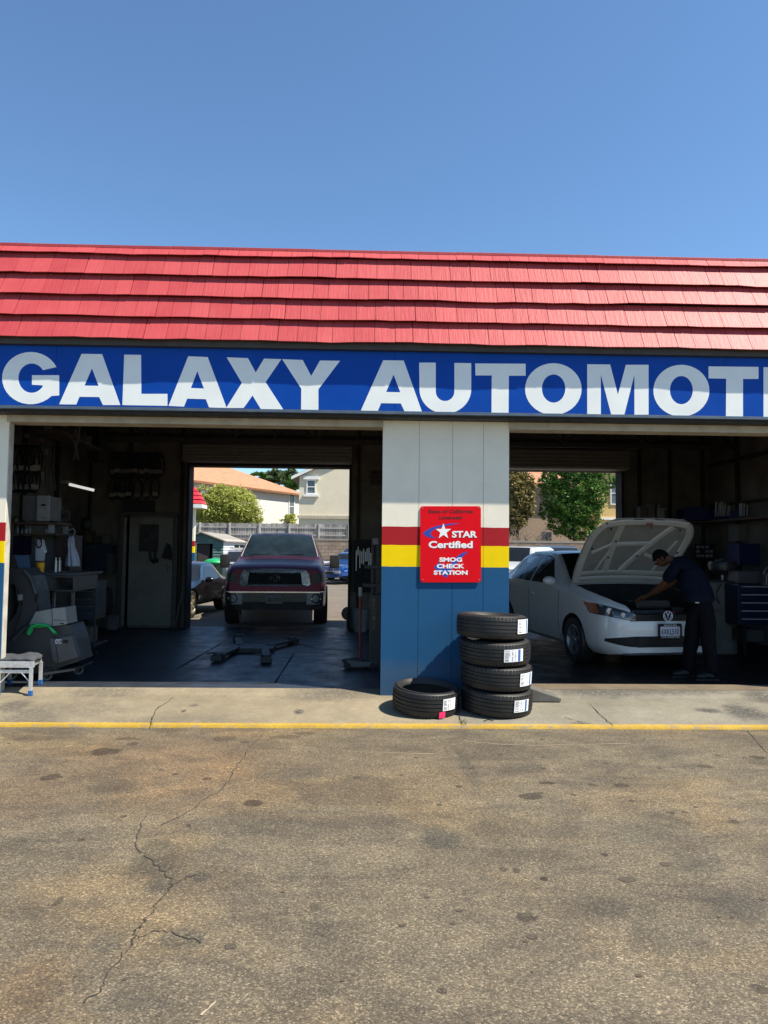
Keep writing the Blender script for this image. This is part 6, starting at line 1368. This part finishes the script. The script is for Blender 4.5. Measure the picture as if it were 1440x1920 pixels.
sp = thing('spring_compressor', 'tall black column machine with vertical yellow lettering by the pillar', 'machine', (P(700, 1240, 1.5).x, 1.6, 0))
b = MB(); p0 = P(693, 1115, 1.5); p1 = P(716, 1240, 1.5); b.bb(p0.x, p1.x, 1.5, 1.75, 0, p0.z, .01); b.build('column', mat('column_black', (.012, .013, .014), .5), sp)
b = MB()
for i, ch_ in enumerate('BRANICK'):
    y0 = 1121+i*8.6; fit_text(b, ch_, 698, 704, y0+7, y0, lambda u, v, w_: (P(u, v, 1.5).x, 1.5-w_, P(u, v, 1.5).z), .003, -.002, .02)
b.build('lettering', mat('letter_yellow', (.10, .075, .02), .6), sp)
boxes('clamp', mat('clamp_dark', (.03, .03, .032), .5, .3), sp, [(684, 1060, 716, 1066, 1.55, .12), (680, 1095, 714, 1100, 1.55, .12), (696, 1010, 700, 1115, 1.6, .05), (706, 1012, 709, 1115, 1.6, .05)]); boxes('motor', mat('motor_grey', (.13, .13, .14), .5), sp, [(699, 1009, 709, 1021, 1.55, .1)])
one('pegboard', 'dark tool board on the back wall right of the rear opening', 'board', mat('tboard', (.008, .008, .009), .8), [(663, 1012, 700, 1110, 5.8, .06)])
b = MB(); rnd2 = random.Random(2)
for i in range(9):
    p = P(668+i*3.4, 1032+rnd2.uniform(0, 20), 5.75); b.box((p.x, 5.76, p.z), (.02, .02, rnd2.uniform(.15, .4)), .004)
o = b.build('hanging_tools', STEEL); recenter(o); tag(o, 'row of steel tools hung on the dark tool board', 'tools')
nq = thing('notice_sign', 'dim notice sign on the back wall beside the pillar', 'sign', (P(715, 895, 5.95).x, 5.95, P(715, 912, 5.95).z)); boxes('board', mat('notice_board', (.045, .035, .033), .7), nq, [(695, 882, 737, 910, 5.965, .02)], .002)
b = MB(); fN = lambda u, v, w_: (P(u, v, 5.96).x, 5.96-w_, P(u, v, 5.96).z); fit_text(b, 'NOTICE', 697, 735, 889.5, 884, fN, .004, -.001, .05); fit_text(b, 'TO INSPECT', 698, 734, 905, 900, fN, .004, -.001, .03); fit_text(b, 'CUSTOMERS', 698, 734, 897.5, 893, fN, .004, -.001, .02); b.build('lettering', mat('notice_ink', (.006, .005, .005), .7), nq)

# ================================================================= RIGHT BAY CONTENTS
shR = thing('wall_shelf', 'dark wall shelf with blue bins and jugs in the right bay', 'shelf', (P(1320, 980, 5.6).x, 5.7, P(1320, 980, 5.6).z)); boxes('board', DWOOD, shR, [(1192, 976, 1338, 980, 5.55, .4)]); b = MB(); a = P(1338, 978, 5.5); c_ = P(1440, 974, 4.4); b.bb(6.35, 6.74, 2.2, 5.95, a.z-.03, a.z+.01); b.build('board', DWOOD, shR)
for px, w_, h_, lb, c_ in ((1207, 14, 26, 'tall brown carton left on the right bay shelf', (.05, .038, .03)), (1222, 12, 30, 'pale box next to the brown carton on the shelf', (.06, .055, .05))):
    one('carton', lb, 'carton', mat('ct%d' % px, tuple(2*q_ for q_ in c_), .7), [(px-w_/2, 975.5-h_, px+w_/2, 975.5, 5.6, .2)])
jg = thing('jug', 'white plastic jug with a handle on the right bay shelf', 'jug', (P(1241, 975, 5.65).x, 5.7, P(1241, 975, 5.65).z)); p = P(1240, 975.5, 5.65); b = MB(); b.box((p.x, 5.72, p.z+.12), (.15, .13, .24), .03); b.cyl((p.x-.02, 5.72, p.z+.24), (p.x-.02, 5.72, p.z+.30), .03, n=12); b.build('bottle', mat('jug_white', (.22, .22, .21), .5), jg, smooth=True); b = MB(); b.tube([(p.x+.07, 5.72, p.z+.24), (p.x+.13, 5.72, p.z+.22), (p.x+.13, 5.72, p.z+.08), (p.x+.07, 5.72, p.z+.06)], .014, 6); b.build('handle', mat('jug_white', (.22, .22, .21), .5), jg, smooth=True)
for px0, px1, Y, lb in ((1282, 1330, 5.5, 'dark blue storage bin on the shelf above the sedan hood'), (1340, 1382, 5.2, 'dark blue bin of wiper tubes, first on the side wall shelf'), (1385, 1440, 4.6, 'dark blue bin of wiper tubes nearest the door on the side shelf')):
    b_ = thing('storage_bin', lb, 'bin', (P((px0+px1)/2, 974, Y).x, Y+.2, P(1400, 974, Y).z)); boxes('tub', mat('bin_navy', (.012, .02, .10), .5), b_, [(px0, 950, px1, 975, Y, .03), (px0, 956, px0+2, 975, Y+.03, .3), (px1-2, 956, px1, 975, Y+.03, .3), (px0, 973, px1, 975, Y+.03, .3)])
    if px0 > 1300:
        n_ = int((px1-px0)/4.4)
        for i in range(n_):
            px = px0+2+i*4.2+rnd.uniform(-1, 1); tl_ = rnd.uniform(-4, 4); a = P(px+tl_, 943+rnd.uniform(-3, 4), Y-.04); c_ = P(px, 968, Y-.02); b = MB(); b.cyl(c_, a, .014, n=8); o = b.build('wiper_tube', mat('tube_pale', (.42, .42, .45), .5)); recenter(o); tag(o, 'thin pale tube standing in the blue bins on the side shelf', 'tube', 'tubes in the blue bins')
one('wall_cabinet', 'pale wall cabinet under the blue bins at the right edge', 'cabinet', mat('cab_pale', (.13, .125, .11), .6), [(1384, 983, 1423, 1015, 4.6, .35), (1425, 983, 1460, 1015, 4.6, .35)], .006)
one('blue_cabinet', 'dark blue steel locker above the tool chest', 'cabinet', mat('locker_blue', (.012, .018, .09), .4), [(1386, 1019, 1450, 1060, 4.2, .4)])
orz = thing('fittings_rack', 'small rack of pale fitting trays behind the sedan hood', 'rack', (P(1322, 1046, 5.2).x, 5.3, P(1322, 1048, 5.2).z)); boxes('back_panel', BLACK, orz, [(1304, 1020, 1340, 1050, 5.25, .05)])
for i in range(3):
    for j in range(4):
        if (i, j) in ((0, 3), (1, 1)): continue
        boxes('tray', mat('tray_pale', (.22, .22, .23), .6), orz, [(1307+j*8.2, 1023+i*8.2, 1312.5+j*8.2, 1028.5+i*8.2, 5.22, .03)], .003)
bl = thing('brake_lathe', 'grey rounded bench machine on the beige cabinet', 'bench machine', (P(1360, 1092, 3.2).x, 3.3, P(1360, 1092, 3.2).z)); p = P(1361, 1064, 3.2); b = MB(); b.lathe([(0, -.12), (.12, -.11), (.20, -.04), (.215, .05), (.20, .09), (0, .10)], Matrix.Translation((p.x, 3.3, p.z)), 24); b.build('bowl', mat('bowl_grey', (.045, .048, .052), .4, .3), bl, smooth=True); b = MB(); b.cyl((p.x, 3.3, p.z-.12), (p.x, 3.3, P(1360, 1091, 3.2).z), .03, n=10); b.cyl((p.x-.12, 3.3, p.z+.10), (p.x-.02, 3.25, p.z+.13), .015, n=8); b.build('stand', STEEL, bl)
cb = thing('floor_cabinet', 'beige-grey floor cabinet behind the mechanic', 'cabinet', (P(1354, 1205, 3).x, 3.2, 0)); a = P(1327, 1092, 3.0); c_ = P(1383, 1205, 3.0); b = MB(); b.bb(a.x, c_.x, 3.0, 3.5, 0, a.z, .01); b.build('case', mat('case_beige', (.14, .135, .12), .6, var=.25, vs=4, dirt=.4), cb); b = MB(); b.bb(a.x-.03, c_.x+.03, 2.97, 3.55, a.z, a.z+.03, .005); b.build('top', DGREY, cb); b = MB(); b.tube([P(x, y, 2.95) for x, y in ((1352, 1096), (1345, 1108), (1344, 1122), (1350, 1132))], .008, 6); b.build('cable', BLACK, cb)
tcst = thing('tool_chest', 'dark blue rolling tool chest with chrome drawer edges at the right', 'tool chest', (P(1420, 1190, 2.6).x, 2.9, 0))
a = P(1384, 1096, 2.6); zc_ = P(1384, 1172, 2.6).z; b = MB(); b.bb(a.x, a.x+1.3, 2.6, 3.15, zc_, a.z, .01); b.build('case', DBLUE, tcst)
for k in range(5):
    z0 = zc_+(a.z-zc_)*k/5+.01; z1 = zc_+(a.z-zc_)*(k+1)/5-.012; b = MB(); b.bb(a.x+.03, a.x+1.27, 2.578, 2.598, z0, z1, .004); d_ = b.build('drawer', DBLUE, tcst); b = MB(); b.bb(a.x+.03, a.x+1.27, 2.56, 2.577, z1-.022, z1-.010, .002); b.build('chrome_edge', mat('edge_chrome', (.6, .6, .6), .4, .3), d_)
for x in (a.x+.1, a.x+1.2): b = MB(); b.cyl((x, 2.7, .07), (x+.04, 2.7, .07), .068, n=16); b.bb(x-.01, x+.05, 2.66, 2.75, .1, zc_); b.build('caster', BLACK, tcst)
one('drawer_unit', 'pale grey flat drawer unit standing on the blue tool chest', 'drawer unit', mat('unit_grey', (.075, .075, .08), .5), [(1384, 1071, 1424, 1094, 2.8, .3)])
b = MB(); b.tube([P(x, y, 2.5) for x, y in ((1432, 1097), (1431, 1076), (1436, 1066), (1445, 1062))], .016, 8); b.tube([P(x, y, 2.5) for x, y in ((1437, 1097), (1437, 1078), (1446, 1072))], .012, 8); o = b.build('chrome_stand', mat('stand_grey', (.2, .2, .2), .35, .5), smooth=True); recenter(o); tag(o, 'bent tubular metal stand on the tool chest at the right edge', 'stand')
one('low_box', 'dusty pale box on the floor under the tool chest', 'box', mat('low_pale', (.045, .05, .045), .7), [(1392, 1180, 1432, 1203, 2.7, .3)])
# more clutter at the upper left of the left bay
rnd = random.Random(11)
for i, (px, py, w_, h_) in enumerate(((31, 912, 8, 14), (38, 830, 9, 10), (52, 848, 12, 8), (66, 862, 8, 12), (34, 897, 7, 9), (58, 905, 6, 16), (46, 812, 8, 9), (75, 885, 7, 14), (84, 842, 6, 10), (72, 822, 9, 7))):
    one('hang_card', 'small pale card or packet hung in the upper left corner of the left bay', 'card', mat('hc%d' % (i % 4), ((.15, .14, .13), (.14, .07, .06), (.09, .09, .10), (.19, .18, .17))[i % 4], .8), [(px, py, px+w_, py+h_, 2.45+rnd.uniform(0, .4), .02)], .002, 'cards hung in the upper left corner')
for i in range(7):
    px = 60+i*6.5; pts = [P(px, 838+rnd.uniform(-6, 6), 3.2), P(px+rnd.uniform(-3, 3), 868, 3.2), P(px+rnd.uniform(-2, 5), 905+rnd.uniform(-10, 15), 3.2)]
    b = MB(); b.tube(pts, .016, 6); o = b.build('hanging_hose', mat('hose_dark', (.03, .03, .032), .5), smooth=True); recenter(o); tag(o, 'thin dark hose hanging in the upper left of the left bay', 'hose', 'hoses hung at the upper left')
o = one('conduit', 'thin pale conduit pipe running down the back wall corner', 'pipe', mat('conduit_grey', (.09, .085, .075), .5), [(171, 862, 173, 1010, 5.85, .04)], .002)
b = MB(); b.tube([P(118, 800, 3), P(140, 830, 3), P(147, 862, 3)], .02, 6); b.tube([P(150, 800, 3), P(138, 862, 3)], .012, 6); o = b.build('roof_brace', mat('brace_grey', (.10, .095, .085), .6)); recenter(o); tag(o, 'pale diagonal rods below the ceiling at the upper left', 'rod')
# small litter and weeds on the paving
rnd = random.Random(21); wz = gz(-.86)
wp = P(868, 1356, -.86); wd_ = thing('weed', 'small green weed growing from the pavement joint by the tyre stack', 'weed', (wp.x, -.86, wz)); b = MB()
for i in range(40):
    a0 = Vector((wp.x+rnd.uniform(-.03, .03), -.86+rnd.uniform(-.07, .10), wz)); d = Vector((rnd.uniform(-.03, .03), rnd.uniform(-.03, .03), rnd.uniform(.01, .035))); sd_ = Vector((.003, .001, 0))
    b.add([a0-sd_, a0+sd_, a0+d], [(0, 1, 2)])
b.build('blades', leafmat('weed_green', (.03, .06, .01), (.16, .22, .04)), wd_, fix=False)
q = P(915, 1352, -.80); b = MB(); b.tube([(q.x-.05, -.83, gz(-.8)+.006), (q.x, -.80, gz(-.8)+.012), (q.x+.05, -.82, gz(-.8)+.006)], .004, 5); o = b.build('twig', BLACK); recenter(o); tag(o, 'short dark twig on the concrete in front of the tyre stack', 'twig')
b = MB()
for i in range(420):
    x, y = rnd.uniform(-4.5, 4.5), -.97-abs(rnd.gauss(0, 1))*1.6 if i > 160 else -.955-rnd.random()*.08
    if y < -6: continue
    r_ = rnd.uniform(.0025, .007); b.sph((x, y, ZA+r_*.5), (r_, r_*rnd.uniform(.7, 1.2), r_*.6), 6)
o = b.build('grit', mat('grit', (.20, .165, .12), .9, var=.5, vs=30)); o['kind'] = 'stuff'; o['label'] = 'loose grit scattered on the asphalt and along the yellow kerb'; o['category'] = 'grit'
b = MB(); rnd = random.Random(31)
for i in range(60):
    px, py = rnd.uniform(0, 1440), 1385+rnd.random()**1.8*460; p = G(px, py, ZA); R0 = rnd.choice((.006, .009, .012, .016, .026))*rnd.uniform(.7, 1.3); n = 14; ph = rnd.uniform(0, 9)
    vs = [(p.x, p.y, ZA+.0025)]+[(p.x+R0*1.3*math.cos(a)*(1+.35*noise.noise((math.cos(a)*1.5+ph, math.sin(a)*1.5, i))), p.y+R0*math.sin(a)*(1+.35*noise.noise((math.cos(a)*1.5+ph, math.sin(a)*1.5, i))), ZA+.0025) for a in [2*math.pi*k/n for k in range(n)]]
    b.add(vs, [(0, k+1, (k+1) % n+1) for k in range(n)])
o = b.build('oil_drips', mat('oil_drip', (.066, .053, .038), .9, var=.35, vs=60), front, fix=False); o['kind'] = 'stuff'
